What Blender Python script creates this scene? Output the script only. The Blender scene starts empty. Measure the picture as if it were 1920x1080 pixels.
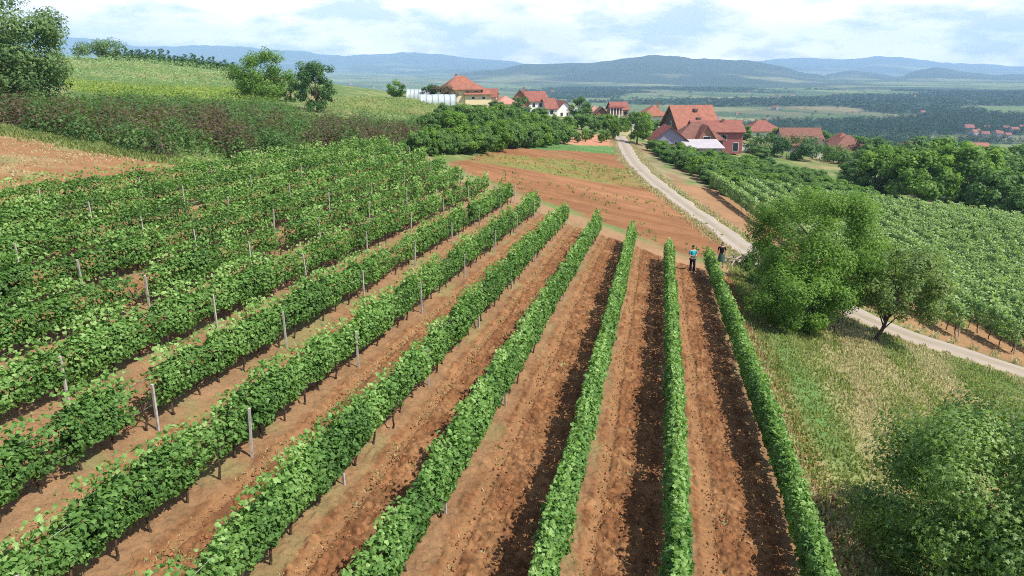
import bpy, math, random
import numpy as np
from math import radians, sin, cos, pi, atan, sqrt, exp

rng = np.random.default_rng(11)
random.seed(11)
S = bpy.context.scene
COL = S.collection

# ------------------------------------------------------------------ camera
FPX = 1350.0
PITCH = atan(416 / FPX)
cd = bpy.data.cameras.new('camera')
cam = bpy.data.objects.new('camera', cd)
COL.objects.link(cam)
cd.sensor_width = 36.0
cd.lens = 36.0 * FPX / 1920
cd.clip_start = 0.1
cd.clip_end = 60000
cam.location = (0, 0, 0)
cam.rotation_euler = (pi / 2 - PITCH, 0, 0)
S.camera = cam

# ------------------------------------------------------------------ light
SUN_AZ, SUN_EL = radians(116), radians(53)
SKY_STRENGTH = 0.10
SUN_STRENGTH = 4.8
EXPOSURE = 0.68
sd = bpy.data.lights.new('sun', 'SUN')
sd.energy = SUN_STRENGTH
sd.angle = radians(0.53)
sd.color = (1.0, 0.955, 0.88)
sun = bpy.data.objects.new('sun', sd)
COL.objects.link(sun)
sun.rotation_euler = (pi / 2 - SUN_EL, 0, pi - SUN_AZ)
sun.location = (60, -10, 80)

W = bpy.data.worlds.new('World')
S.world = W
W.use_nodes = True
wt = W.node_tree
wt.nodes.clear()


def wn(t, **k):
    n = wt.nodes.new(t)
    for a, b in k.items():
        setattr(n, a, b)
    return n


wl = wt.links.new
wout = wn('ShaderNodeOutputWorld')
bg = wn('ShaderNodeBackground')
bg.inputs['Strength'].default_value = SKY_STRENGTH
sky = wn('ShaderNodeTexSky', sky_type='NISHITA', sun_disc=False)
sky.sun_elevation = SUN_EL
sky.sun_rotation = SUN_AZ
sky.air_density = 1.0
sky.dust_density = 0.8
sky.altitude = 300
tc = wn('ShaderNodeTexCoord')
sep = wn('ShaderNodeSeparateXYZ')
wl(tc.outputs['Generated'], sep.inputs[0])


def wmath(op, a, b=None, c=None):
    n = wn('ShaderNodeMath', operation=op)
    for i, v in enumerate((a, b, c)):
        if v is None:
            continue
        if isinstance(v, (int, float)):
            n.inputs[i].default_value = v
        else:
            wl(v, n.inputs[i])
    return n.outputs[0]


zz = wmath('ADD', wmath('MAXIMUM', sep.outputs['Z'], 0.0), 0.30)
cmb = wn('ShaderNodeCombineXYZ')
wl(wmath('DIVIDE', sep.outputs['X'], zz), cmb.inputs[0])
wl(wmath('DIVIDE', sep.outputs['Y'], zz), cmb.inputs[1])
n1 = wn('ShaderNodeTexNoise')
n1.inputs['Scale'].default_value = 2.7
n1.inputs['Detail'].default_value = 7
n1.inputs['Roughness'].default_value = 0.6
wl(cmb.outputs[0], n1.inputs['Vector'])
n2 = wn('ShaderNodeTexNoise')
n2.inputs['Scale'].default_value = 1.9
n2.inputs['Detail'].default_value = 5
mp = wn('ShaderNodeMapping')
mp.inputs['Location'].default_value = (7.3, 2.1, 4.0)
wl(cmb.outputs[0], mp.inputs['Vector'])
wl(mp.outputs[0], n2.inputs['Vector'])
cr1 = wn('ShaderNodeValToRGB')
cr1.color_ramp.elements[0].color = (.22, .22, .22, 1)
cr1.color_ramp.elements[0].position = 0.40
cr1.color_ramp.elements[1].position = 0.55
wl(n1.outputs['Fac'], cr1.inputs[0])
cr2 = wn('ShaderNodeValToRGB')
cr2.color_ramp.elements[0].position = 0.36
cr2.color_ramp.elements[0].color = (14.6, 12.5, 13.6, 1)
cr2.color_ramp.elements[1].position = 0.60
cr2.color_ramp.elements[1].color = (20.5, 17.4, 17.0, 1)
wl(n2.outputs['Fac'], cr2.inputs[0])
fade = wn('ShaderNodeMapRange')                      # the cloud deck thins out overhead
fade.inputs['From Min'].default_value = 0.08
fade.inputs['From Max'].default_value = 0.25
fade.inputs['To Min'].default_value = 0.95
fade.inputs['To Max'].default_value = 0.10
wl(sep.outputs['Z'], fade.inputs['Value'])
mx = wn('ShaderNodeMixRGB')
wl(wmath('MULTIPLY', cr1.outputs[0], fade.outputs[0]), mx.inputs[0])
wl(sky.outputs[0], mx.inputs[1])
wl(cr2.outputs[0], mx.inputs[2])
wl(mx.outputs[0], bg.inputs['Color'])
wl(bg.outputs[0], wout.inputs['Surface'])

S.view_settings.view_transform = 'Standard'
S.view_settings.look = 'None'
S.view_settings.exposure = EXPOSURE
S.view_settings.gamma = 1
S.view_settings.use_curve_mapping = False
S.render.engine = 'CYCLES'
cy = S.cycles
cy.filter_width = 1.0
cy.use_adaptive_sampling = False
cy.sample_clamp_indirect = 6.0
cy.max_bounces = 5
cy.diffuse_bounces = 3
cy.glossy_bounces = 2
cy.transmission_bounces = 3
cy.transparent_max_bounces = 4
cy.volume_bounces = 2
cy.caustics_reflective = False
cy.caustics_refractive = False
cy.use_denoising = False
cy.denoiser = 'OPENIMAGEDENOISE'
cy.denoising_input_passes = 'RGB_ALBEDO_NORMAL'
cy.denoising_prefilter = 'ACCURATE'


# ------------------------------------------------------------------ maths helpers
def sstep(a, b, x):
    t = np.clip((x - a) / (b - a), 0, 1)
    return t * t * (3 - 2 * t)


def vnoise(x, y, seed=0):
    x = np.asarray(x, float)
    y = np.asarray(y, float)
    xi = np.floor(x).astype(np.int64)
    yi = np.floor(y).astype(np.int64)
    fx = x - xi
    fy = y - yi
    fx = fx * fx * (3 - 2 * fx)
    fy = fy * fy * (3 - 2 * fy)

    def h(a, b):
        n = (a * 374761393 + b * 668265263 + seed * 1442695041) & 0xffffffff
        n = ((n ^ (n >> 13)) * 1274126177) & 0xffffffff
        n = ((n ^ (n >> 15)) * 2246822519) & 0xffffffff
        return ((n ^ (n >> 16)) & 0xffff) / 65535.0
    return (h(xi, yi) * (1 - fx) + h(xi + 1, yi) * fx) * (1 - fy) + (h(xi, yi + 1) * (1 - fx) + h(xi + 1, yi + 1) * fx) * fy


def fbm(x, y, oct=4, seed=0, gain=0.5):
    a, t, s = 1.0, 0.0, 0.0
    for i in range(oct):
        s = s + a * vnoise(x * 2 ** i + i * 17.3, y * 2 ** i + i * 9.1, seed + i)
        t += a
        a *= gain
    return s / t


def ray(px, py):
    v = (540 - py) / FPX
    return np.array([(px - 960) / FPX, cos(PITCH) + v * sin(PITCH), -sin(PITCH) + v * cos(PITCH)])


def atY(px, py, Y):
    r = ray(px, py)
    return r * (Y / r[1])


def depth(P):
    return P[1] * cos(PITCH) - P[2] * sin(PITCH)


# ------------------------------------------------------------------ terrain
PA, PB, PC = -.185, -.0052, -10.05                   # the vineyard slope: falls away to the east
AZ = radians(12.23)                                  # direction of the vine rows
RD = np.array([sin(AZ), cos(AZ)])
RN = np.array([-cos(AZ), sin(AZ)])
ROW0, ROWD = -2.76, 2.45


def bend(o, s):
    """the eastern rows swing a little outwards towards their near end"""
    return np.interp(o, [ROW0, ROW0 + ROWD, ROW0 + 2 * ROWD, ROW0 + 3 * ROWD], [.88, .36, .30, 0]) * np.interp(s, [18, 30, 46], [1, .62, .05])



def plane(x, y):
    return PC + PA * x + PB * y


_ctl = []
for q in [(-30, 0), (-30, 30), (-25, 45), (-15, 15), (-15, 65), (0, 5), (0, 40), (0, 75), (15, 10), (15, 40), (18, 75), (0, -25), (10, 60), (8, 90), (24, 120), (0, 100)]:
    _ctl.append((q[0], q[1], plane(*q)))
for px, py, Y in [(0, 240, 49), (0, 215, 70), (150, 262, 54), (60, 190, 80), (300, 285, 56), (500, 250, 75), (650, 255, 85), (400, 180, 115),
                  (300, 165, 130), (300, 130, 170), (130, 120, 170), (250, 112, 205), (430, 135, 195), (540, 172, 150), (640, 190, 140), (750, 192, 155),
                  (870, 195, 200), (1045, 217, 250), (960, 215, 200), (1165, 264, 150), (1150, 232, 215), (1300, 288, 150), (1330, 275, 175), (1430, 258, 230),
                  (1500, 285, 185), (1585, 300, 185), (1900, 440, 88), (1870, 405, 112), (1700, 360, 125), (1920, 650, 40), (1920, 690, 35), (1640, 640, 35),
                  (1700, 520, 58), (1500, 350, 112), (1250, 300, 125), (1900, 330, 170), (1750, 320, 170), (1100, 235, 190), (820, 215, 140), (900, 235, 135),
                  (1060, 250, 150), (-300, 100, 170), (-300, 200, 80)]:
    p = atY(px, py, Y)
    _ctl.append(tuple(p))
_ctl += [(-60, -40, 1), (40, -40, -17), (90, 0, -26), (-80, 20, 1.5), (120, 60, -30), (-150, 120, 5), (-160, 260, 0), (160, 150, -32), (0, 300, -22), (120, 300, -36),
         (-80, 300, -12), (200, 250, -42), (0, -120, -10), (150, -100, -30), (-150, -60, 6)]
_C = np.array(_ctl)


def _tps_k(r2):
    return r2 * np.log(r2 + 1e-9)


_n = len(_C)
_A = np.zeros((_n + 3, _n + 3))
_d2 = ((_C[:, None, :2] - _C[None, :, :2]) ** 2).sum(-1)
_A[:_n, :_n] = _tps_k(_d2) + np.eye(_n) * 60.0
_A[:_n, _n] = 1
_A[:_n, _n + 1:] = _C[:, :2]
_A[_n:, :_n] = _A[:_n, _n:].T
_w = np.linalg.solve(_A, np.concatenate([_C[:, 2], np.zeros(3)]))


def H(x, y):
    x = np.atleast_1d(np.asarray(x, float))
    y = np.atleast_1d(np.asarray(y, float))
    sh = x.shape
    x = x.ravel()
    y = y.ravel()
    out = np.empty_like(x)
    for i in range(0, len(x), 40000):
        X = x[i:i + 40000]
        Y = y[i:i + 40000]
        R = np.hypot(X, Y)
        f = np.minimum(1, 420 / np.maximum(R, 1))
        Xc, Yc = X * f, Y * f
        k = _tps_k((Xc[:, None] - _C[:, 0]) ** 2 + (Yc[:, None] - _C[:, 1]) ** 2)
        z = k @ _w[:_n] + _w[_n] + _w[_n + 1] * Xc + _w[_n + 2] * Yc
        z = np.clip(z, -45, 9)
        o = X * RN[0] + Y * RN[1]
        s = X * RD[0] + Y * RD[1]
        d = np.hypot(np.maximum(np.maximum(-9 - o, o - 32), 0), np.maximum(np.maximum(-5 - s, s - 62), 0))
        m = sstep(0, 26, d)
        z = plane(X, Y) * (1 - m) + z * m
        val = -76 + 9 * (fbm(X / 500, Y / 500, 3, 5) - .5) + 30 * sstep(1500, 6000, R) * sstep(.05, -.35, X / np.maximum(R, 1))
        t = sstep(230, 900, R)
        out[i:i + 40000] = z * (1 - t) + val * t
    return out.reshape(sh)


_T = np.geomspace(5, 9000, 700)


def at(px, py):
    """point of the terrain seen at a pixel"""
    r = ray(px, py)
    r = r / r[1]
    P = r[None] * _T[:, None]
    g = H(P[:, 0], P[:, 1]) - P[:, 2]
    i = int(np.argmax(g > 0))
    if g[i] <= 0:
        i = len(_T) - 1
    a, b = _T[max(i - 1, 0)], _T[i]
    for _ in range(18):
        m = (a + b) / 2
        if H(r[0] * m, r[1] * m)[0] - r[2] * m > 0:
            b = m
        else:
            a = m
    return r * b


def ats(L):
    return np.array([at(*q) for q in L])


def sdist(poly, x, y):
    """signed distance to a polygon, negative inside"""
    poly = np.asarray(poly, float)[:, :2]
    x = np.asarray(x, float)
    y = np.asarray(y, float)
    d = np.full(x.shape, 1e18)
    ins = np.zeros(x.shape, bool)
    for i in range(len(poly)):
        a, b = poly[i], poly[(i + 1) % len(poly)]
        e = b - a
        t = np.clip(((x - a[0]) * e[0] + (y - a[1]) * e[1]) / (e @ e + 1e-12), 0, 1)
        d = np.minimum(d, (x - a[0] - t * e[0]) ** 2 + (y - a[1] - t * e[1]) ** 2)
        c = ((a[1] <= y) & (y < b[1])) | ((b[1] <= y) & (y < a[1]))
        with np.errstate(divide='ignore', invalid='ignore'):
            xx = a[0] + (y - a[1]) / (b[1] - a[1] if b[1] != a[1] else 1e-12) * e[0]
        ins ^= c & (x < xx)
    d = np.sqrt(d)
    return np.where(ins, -d, d)


def pdist(line, x, y):
    line = np.asarray(line, float)[:, :2]
    d = np.full(np.shape(x), 1e18)
    for a, b in zip(line[:-1], line[1:]):
        e = b - a
        t = np.clip(((x - a[0]) * e[0] + (y - a[1]) * e[1]) / (e @ e + 1e-12), 0, 1)
        d = np.minimum(d, (x - a[0] - t * e[0]) ** 2 + (y - a[1] - t * e[1]) ** 2)
    return np.sqrt(d)


# ------------------------------------------------------------------ object helpers
def link(o, parent=None):
    COL.objects.link(o)
    if parent:
        o.parent = parent
    return o


def tag(o, label=None, cat=None, group=None, kind=None):
    if label:
        o['label'] = label
    if cat:
        o['category'] = cat
    if group:
        o['group'] = group
    if kind:
        o['kind'] = kind
    return o


def empty(name, loc, rz=0.0, label=None, cat=None, group=None):
    o = bpy.data.objects.new(name, None)
    o.empty_display_size = .3
    o.location = loc
    o.rotation_euler = (0, 0, rz)
    link(o)
    return tag(o, label, cat, group)


def npmesh(name, V, faces, attrs=None, smooth=False, col=None):
    """faces: list of (n,k) int arrays; attrs: {name: per-face float array}; col: per-vertex rgb"""
    me = bpy.data.meshes.new(name)
    V = np.asarray(V, np.float32)
    if not isinstance(faces, list):
        faces = [faces]
    faces = [np.asarray(f, np.int32) for f in faces if len(f)]
    loops = np.concatenate([f.ravel() for f in faces])
    sizes = np.concatenate([np.full(len(f), f.shape[1], np.int32) for f in faces])
    starts = np.concatenate([[0], np.cumsum(sizes)[:-1]]).astype(np.int32)
    me.vertices.add(len(V))
    me.vertices.foreach_set('co', V.ravel())
    me.loops.add(len(loops))
    me.loops.foreach_set('vertex_index', loops)
    me.polygons.add(len(sizes))
    me.polygons.foreach_set('loop_start', starts)
    me.polygons.foreach_set('use_smooth', np.full(len(sizes), smooth, bool))
    me.update(calc_edges=True)
    if attrs:
        for k, a in attrs.items():
            at_ = me.attributes.new(k, 'FLOAT', 'FACE')
            at_.data.foreach_set('value', np.asarray(a, np.float32))
    if col is not None:
        at_ = me.attributes.new('col', 'FLOAT_COLOR', 'POINT')
        at_.data.foreach_set('color', np.concatenate([col, np.ones((len(col), 1))], 1).astype(np.float32).ravel())
    return me


def mobj(name, me, mat, parent=None):
    o = bpy.data.objects.new(name, me)
    if mat and not me.materials:
        me.materials.append(mat)
    return link(o, parent)


class MB:
    """collects boxes, tubes and polygons into one mesh"""

    def __init__(s):
        s.V = []
        s.F = []

    def poly(s, pts, faces):
        b = len(s.V)
        s.V += [tuple(p) for p in pts]
        s.F += [tuple(i + b for i in f) for f in faces]

    def box(s, x0, x1, y0, y1, z0, z1):
        s.poly([(x0, y0, z0), (x1, y0, z0), (x1, y1, z0), (x0, y1, z0), (x0, y0, z1), (x1, y0, z1), (x1, y1, z1), (x0, y1, z1)],
               [(0, 3, 2, 1), (4, 5, 6, 7), (0, 1, 5, 4), (1, 2, 6, 5), (2, 3, 7, 6), (3, 0, 4, 7)])

    def tube(s, pts, rad, n=6):
        pts = [np.array(p, float) for p in pts]
        b = len(s.V)
        for i, p in enumerate(pts):
            t = pts[min(i + 1, len(pts) - 1)] - pts[max(i - 1, 0)]
            t = t / (np.linalg.norm(t) + 1e-9)
            u = np.cross(t, (0, 0, 1) if abs(t[2]) < .9 else (1, 0, 0))
            u /= np.linalg.norm(u)
            w = np.cross(t, u)
            r = rad[i] if hasattr(rad, '__len__') else rad
            for k in range(n):
                a = 2 * pi * k / n
                s.V.append(tuple(p + r * (cos(a) * u + sin(a) * w)))
        for i in range(len(pts) - 1):
            for k in range(n):
                a0 = b + i * n + k
                a1 = b + i * n + (k + 1) % n
                s.F.append((a0, a1, a1 + n, a0 + n))
        s.F.append(tuple(b + k for k in range(n))[::-1])
        s.F.append(tuple(b + (len(pts) - 1) * n + k for k in range(n)))

    def mesh(s, name):
        me = bpy.data.meshes.new(name)
        me.from_pydata(s.V, [], s.F)
        me.update()
        return me

    def build(s, name, mat, parent=None, smooth=False):
        me = s.mesh(name)
        if smooth:
            me.polygons.foreach_set('use_smooth', [True] * len(me.polygons))
        return mobj(name, me, mat, parent)


def dup(root, loc, rz=0.0, sc=1.0, label=None, group=None):
    r = root.copy()
    COL.objects.link(r)
    r.location = loc
    r.rotation_euler = (0, 0, rz)
    r.scale = (sc, sc, sc) if not hasattr(sc, '__len__') else sc
    if label:
        r['label'] = label
    if group:
        r['group'] = group
    for ch in list(root.children):
        c = ch.copy()
        COL.objects.link(c)
        c.parent = r
        for g in list(ch.children):
            d = g.copy()
            COL.objects.link(d)
            d.parent = c
    return r


# ------------------------------------------------------------------ materials
def newmat(name):
    m = bpy.data.materials.new(name)
    m.use_nodes = True
    nt = m.node_tree
    nt.nodes.clear()
    out = nt.nodes.new('ShaderNodeOutputMaterial')
    b = nt.nodes.new('ShaderNodeBsdfPrincipled')
    nt.links.new(b.outputs[0], out.inputs['Surface'])
    return m, nt, b, out


def noise_node(nt, scale, detail=4, rough=.6, coord='Object'):
    t = nt.nodes.new('ShaderNodeTexCoord')
    n = nt.nodes.new('ShaderNodeTexNoise')
    n.inputs['Scale'].default_value = scale
    n.inputs['Detail'].default_value = detail
    n.inputs['Roughness'].default_value = rough
    nt.links.new(t.outputs[coord], n.inputs['Vector'])
    return n


def plain(name, c, rough=.7, var=.25, scale=3.0, spec=.3, bump=0.0, metal=0.0):
    m, nt, b, out = newmat(name)
    n = noise_node(nt, scale, 5)
    r = nt.nodes.new('ShaderNodeValToRGB')
    r.color_ramp.elements[0].position = .3
    r.color_ramp.elements[1].position = .7
    r.color_ramp.elements[0].color = tuple(v * (1 - var) for v in c) + (1,)
    r.color_ramp.elements[1].color = tuple(min(1, v * (1 + var)) for v in c) + (1,)
    nt.links.new(n.outputs['Fac'], r.inputs[0])
    nt.links.new(r.outputs[0], b.inputs['Base Color'])
    b.inputs['Roughness'].default_value = rough
    b.inputs['Specular IOR Level'].default_value = spec
    b.inputs['Metallic'].default_value = metal
    if bump:
        bn = nt.nodes.new('ShaderNodeBump')
        bn.inputs['Strength'].default_value = bump
        bn.inputs['Distance'].default_value = .05
        nt.links.new(n.outputs['Fac'], bn.inputs['Height'])
        nt.links.new(bn.outputs[0], b.inputs['Normal'])
    return m


def foliage(name, cols, rough=.55, trans=.38, spec=.25, thru=(1.5, 1.6, .6)):
    """cols: list of (pos, rgb) looked up by each leaf's own value"""
    m, nt, b, out = newmat(name)
    a = nt.nodes.new('ShaderNodeAttribute')
    a.attribute_name = 'v'
    r = nt.nodes.new('ShaderNodeValToRGB')
    e = r.color_ramp.elements
    e[0].position, e[0].color = cols[0][0], tuple(cols[0][1]) + (1,)
    e[1].position, e[1].color = cols[-1][0], tuple(cols[-1][1]) + (1,)
    for p, c in cols[1:-1]:
        k = e.new(p)
        k.color = tuple(c) + (1,)
    nt.links.new(a.outputs['Fac'], r.inputs[0])
    nt.links.new(r.outputs[0], b.inputs['Base Color'])
    b.inputs['Roughness'].default_value = rough
    b.inputs['Specular IOR Level'].default_value = spec
    t = nt.nodes.new('ShaderNodeBsdfTranslucent')
    mixc = nt.nodes.new('ShaderNodeMixRGB')
    mixc.blend_type = 'MULTIPLY'
    mixc.inputs[0].default_value = 1
    mixc.inputs[2].default_value = tuple(thru) + (1,)
    nt.links.new(r.outputs[0], mixc.inputs[1])
    nt.links.new(mixc.outputs[0], t.inputs[0])
    mix = nt.nodes.new('ShaderNodeMixShader')
    mix.inputs[0].default_value = trans
    nt.links.new(b.outputs[0], mix.inputs[1])
    nt.links.new(t.outputs[0], mix.inputs[2])
    nt.links.new(mix.outputs[0], out.inputs['Surface'])
    return m


def ground_mat(name, var=.35, scale=1.0, bump=.5, dist=.06, rough=.95, fine=14.0):
    m, nt, b, out = newmat(name)
    a = nt.nodes.new('ShaderNodeAttribute')
    a.attribute_name = 'col'
    n = noise_node(nt, scale, 6, .65)
    n2_ = noise_node(nt, fine, 5, .7)
    ad = nt.nodes.new('ShaderNodeMath')
    ad.operation = 'ADD'
    nt.links.new(n.outputs['Fac'], ad.inputs[0])
    nt.links.new(n2_.outputs['Fac'], ad.inputs[1])
    mr = nt.nodes.new('ShaderNodeMapRange')
    mr.inputs['From Min'].default_value = .6
    mr.inputs['From Max'].default_value = 1.4
    mr.inputs['To Min'].default_value = 1 - var
    mr.inputs['To Max'].default_value = 1 + var
    nt.links.new(ad.outputs[0], mr.inputs['Value'])
    mu = nt.nodes.new('ShaderNodeVectorMath')
    mu.operation = 'SCALE'
    nt.links.new(a.outputs['Color'], mu.inputs[0])
    nt.links.new(mr.outputs[0], mu.inputs['Scale'])
    nt.links.new(mu.outputs[0], b.inputs['Base Color'])
    b.inputs['Roughness'].default_value = rough
    b.inputs['Specular IOR Level'].default_value = .15
    if bump:
        bn = nt.nodes.new('ShaderNodeBump')
        bn.inputs['Strength'].default_value = bump
        bn.inputs['Distance'].default_value = dist
        nt.links.new(n2_.outputs['Fac'], bn.inputs['Height'])
        nt.links.new(bn.outputs[0], b.inputs['Normal'])
    return m


def roof_mat(name, c, var=.22):
    m, nt, b, out = newmat(name)
    t = nt.nodes.new('ShaderNodeTexCoord')
    w = nt.nodes.new('ShaderNodeTexWave')
    w.bands_direction = 'X'
    w.inputs['Scale'].default_value = 1.6
    w.inputs['Distortion'].default_value = .6
    nt.links.new(t.outputs['Object'], w.inputs['Vector'])
    w2 = nt.nodes.new('ShaderNodeTexWave')
    w2.bands_direction = 'Z'
    w2.inputs['Scale'].default_value = 1.9
    nt.links.new(t.outputs['Object'], w2.inputs['Vector'])
    n = noise_node(nt, 1.1, 6, .7)
    r = nt.nodes.new('ShaderNodeValToRGB')
    r.color_ramp.elements[0].position = .3
    r.color_ramp.elements[1].position = .72
    r.color_ramp.elements[0].color = tuple(v * (1 - var * 1.3) for v in c) + (1,)
    r.color_ramp.elements[1].color = tuple(v * (1 + var) for v in c) + (1,)
    nt.links.new(n.outputs['Fac'], r.inputs[0])
    nt.links.new(r.outputs[0], b.inputs['Base Color'])
    b.inputs['Roughness'].default_value = .8
    b.inputs['Specular IOR Level'].default_value = .25
    ad = nt.nodes.new('ShaderNodeMath')
    ad.operation = 'ADD'
    nt.links.new(w.outputs['Fac'], ad.inputs[0])
    nt.links.new(w2.outputs['Fac'], ad.inputs[1])
    bn = nt.nodes.new('ShaderNodeBump')
    bn.inputs['Strength'].default_value = .5
    bn.inputs['Distance'].default_value = .06
    nt.links.new(ad.outputs[0], bn.inputs['Height'])
    nt.links.new(bn.outputs[0], b.inputs['Normal'])
    return m


M = {}
M['vine'] = foliage('vine leaves', [(0, (.040, .098, .022)), (.45, (.112, .222, .050)), (.8, (.215, .355, .095)), (1, (.31, .44, .16))], rough=.55, spec=.22, trans=.36)
M['vine_right'] = foliage('grey green vine leaves', [(0, (.11, .195, .08)), (.5, (.24, .35, .15)), (1, (.39, .50, .25))])
M['tree'] = foliage('tree leaves', [(0, (.045, .10, .026)), (.5, (.11, .21, .05)), (1, (.21, .32, .09))])
M['walnut'] = foliage('bright leaves', [(0, (.055, .12, .016)), (.5, (.13, .245, .034)), (1, (.24, .36, .065))])
M['dark_tree'] = foliage('dark leaves', [(0, (.028, .072, .024)), (.5, (.07, .155, .046)), (1, (.16, .26, .09))])
M['near_tree'] = foliage('dark glossy leaves', [(0, (.048, .10, .022)), (.5, (.125, .22, .048)), (1, (.26, .37, .11))], rough=.45, spec=.3)
M['grey_tree'] = foliage('grey green leaves', [(0, (.06, .115, .034)), (.5, (.14, .225, .075)), (1, (.25, .33, .13))])
M['yellow_green'] = foliage('yellow green leaves', [(0, (.13, .19, .025)), (.5, (.21, .29, .05)), (1, (.34, .40, .10))])
M['purple'] = foliage('purple brown leaves', [(0, (.058, .046, .03)), (.4, (.115, .088, .054)), (.75, (.145, .12, .062)), (1, (.12, .16, .06))])
M['shrub'] = foliage('shrub leaves', [(0, (.042, .095, .028)), (.5, (.09, .175, .05)), (1, (.165, .255, .08))])
M['sparse'] = foliage('small dull leaves', [(0, (.075, .125, .035)), (.5, (.15, .22, .06)), (1, (.25, .31, .10))])
M['dry'] = foliage('dry grass blades', [(0, (.34, .31, .15)), (.5, (.50, .46, .24)), (1, (.66, .60, .37))], rough=.8, trans=.45, spec=.1, thru=(1.1, 1.05, .95))
M['grass'] = foliage('green grass blades', [(0, (.15, .20, .06)), (.5, (.24, .295, .095)), (1, (.38, .40, .17))], rough=.7, trans=.45, spec=.15, thru=(1.2, 1.25, .8))
M['far_wood'] = foliage('far tree leaves', [(0, (.016, .042, .022)), (.5, (.032, .07, .034)), (1, (.06, .105, .045))], trans=.0, spec=0.0, rough=1.0)  # dark leaf tones also stand in for cloud shadow over the valley
M['bark'] = plain('bark', (.085, .062, .045), .9, .4, 9, .1, .6)
M['vine_wood'] = plain('vine wood', (.075, .05, .035), .9, .4, 20, .1, .6)
M['concrete'] = plain('concrete post', (.38, .35, .31), .85, .3, 6, .2, .2)
M['wire'] = plain('galvanised wire', (.35, .34, .32), .5, .1, 5, .4, 0, .6)
M['ground'] = ground_mat('ground', .35, .25, .3, .05, .95, 3.0)
M['soil'] = ground_mat('tilled soil', .38, 1.1, .9, .05, .97, 17.0)
M['field'] = ground_mat('ploughed earth', .30, .5, .8, .08, .97, 6.0)
M['meadow'] = ground_mat('meadow', .30, .8, .7, .05, .97, 15.0)
M['road'] = ground_mat('gravel road', .13, 1.3, .5, .03, .95, 22.0)
M['hill'] = ground_mat('wooded slopes', .40, .004, .0, 1, .95, .02)
M['glass'] = plain('window glass', (.03, .035, .045), .15, .2, 2, .5)
M['white'] = plain('white paint', (.74, .73, .70), .7, .07, 1.2, .3)
M['cream'] = plain('cream render', (.72, .59, .36), .85, .06, .8, .2)
M['pale'] = plain('pale render', (.66, .62, .55), .85, .10, .8, .2)
M['grey'] = plain('grey render', (.34, .33, .33), .85, .18, 1.0, .2)
M['burgundy'] = plain('burgundy render', (.30, .105, .105), .85, .10, .8, .2)
M['brick'] = plain('bare brick', (.34, .17, .11), .9, .22, 5, .2, .3)
M['boards'] = plain('weathered boards', (.12, .085, .07), .9, .35, 4, .15, .3)
M['slate'] = plain('blue grey cladding', (.27, .27, .36), .8, .12, 2, .2)
M['tin'] = plain('pale metal sheet', (.40, .365, .375), .5, .12, 1.0, .4, .1)
M['film'] = plain('white plastic film', (.38, .43, .43), .5, .12, .8, .4)
M['roof_red'] = roof_mat('red clay tiles', (.25, .095, .07))
M['roof_orange'] = roof_mat('orange clay tiles', (.30, .12, .078))
M['roof_brown'] = roof_mat('brown clay tiles', (.195, .09, .065))
M['roof_pink'] = roof_mat('faded pink tiles', (.42, .21, .16))
M['roof_dark'] = roof_mat('dark red tiles', (.22, .062, .05))
M['teal'] = plain('teal cloth', (.03, .36, .42), .8, .15, 8, .15)
M['navy'] = plain('dark navy cloth', (.012, .014, .03), .85, .2, 8, .15)
M['black'] = plain('black cloth', (.014, .014, .016), .85, .2, 8, .15)
M['skirt'] = plain('dull green cloth', (.05, .10, .08), .85, .2, 8, .15)
M['skin'] = plain('skin', (.50, .27, .18), .55, .08, 12, .35)
M['hair'] = plain('dark hair', (.014, .010, .008), .5, .2, 30, .35)
M['shoe'] = plain('white shoe', (.7, .68, .65), .6, .08, 9, .3)
M['device'] = plain('dark plastic', (.02, .02, .022), .4, .1, 9, .4)
M['brush'] = plain('bleached dead wood', (.30, .25, .19), .9, .3, 6, .1)

# ------------------------------------------------------------------ zones of the land
Z = {}
Z['plough'] = ats([(838, 308), (900, 292), (955, 276), (1060, 276), (1168, 288), (1195, 318), (1240, 360), (1300, 402), (1362, 448), (1385, 480), (1290, 478), (1190, 438), (1080, 396), (990, 368), (930, 345)])[:, :2]
Z['plough_green'] = ats([(880, 302), (935, 289), (1010, 296), (1100, 303), (1180, 322), (1225, 350), (1150, 348), (1060, 332), (960, 316)])[:, :2]
Z['grass_strip'] = ats([(955, 276), (1010, 268), (1090, 272), (1165, 276), (1172, 292), (1080, 284), (990, 280)])[:, :2]
Z['bare'] = ats([(-250, 215), (0, 246), (100, 263), (200, 284), (345, 306), (370, 330), (345, 352), (250, 375), (130, 402), (0, 430), (-250, 500)])[:, :2]
Z['kitchen'] = ats([(1045, 252), (1080, 249), (1160, 258), (1165, 273), (1080, 272), (1040, 264)])[:, :2]
TRACK = ats([(900, 345), (960, 368), (1000, 386), (1045, 402), (1095, 421), (1190, 456), (1260, 484), (1330, 508), (1380, 512)])[:, :2]
_rp = ats([(1166, 262), (1176, 284), (1194, 312), (1230, 344), (1290, 388), (1345, 428), (1395, 466), (1470, 516), (1540, 556), (1600, 588), (1700, 630), (1800, 661), (1920, 700)])[:, :2]
_e0 = _rp[0] + (_rp[0] - _rp[1]) / np.linalg.norm(_rp[0] - _rp[1]) * 14
_e1 = _rp[-1] + (_rp[-1] - _rp[-2]) / np.linalg.norm(_rp[-1] - _rp[-2]) * 30
_rp = np.vstack([_e0, _rp, _e1])


def smooth_line(P, step=1.0):
    for _ in range(3):
        Q = [P[0]]
        for a, b in zip(P[:-1], P[1:]):
            Q += [a * .75 + b * .25, a * .25 + b * .75]
        Q.append(P[-1])
        P = np.array(Q)
    L = np.concatenate([[0], np.cumsum(np.linalg.norm(np.diff(P, axis=0), axis=1))])
    t = np.arange(0, L[-1], step)
    return np.stack([np.interp(t, L, P[:, 0]), np.interp(t, L, P[:, 1])], 1)


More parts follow.
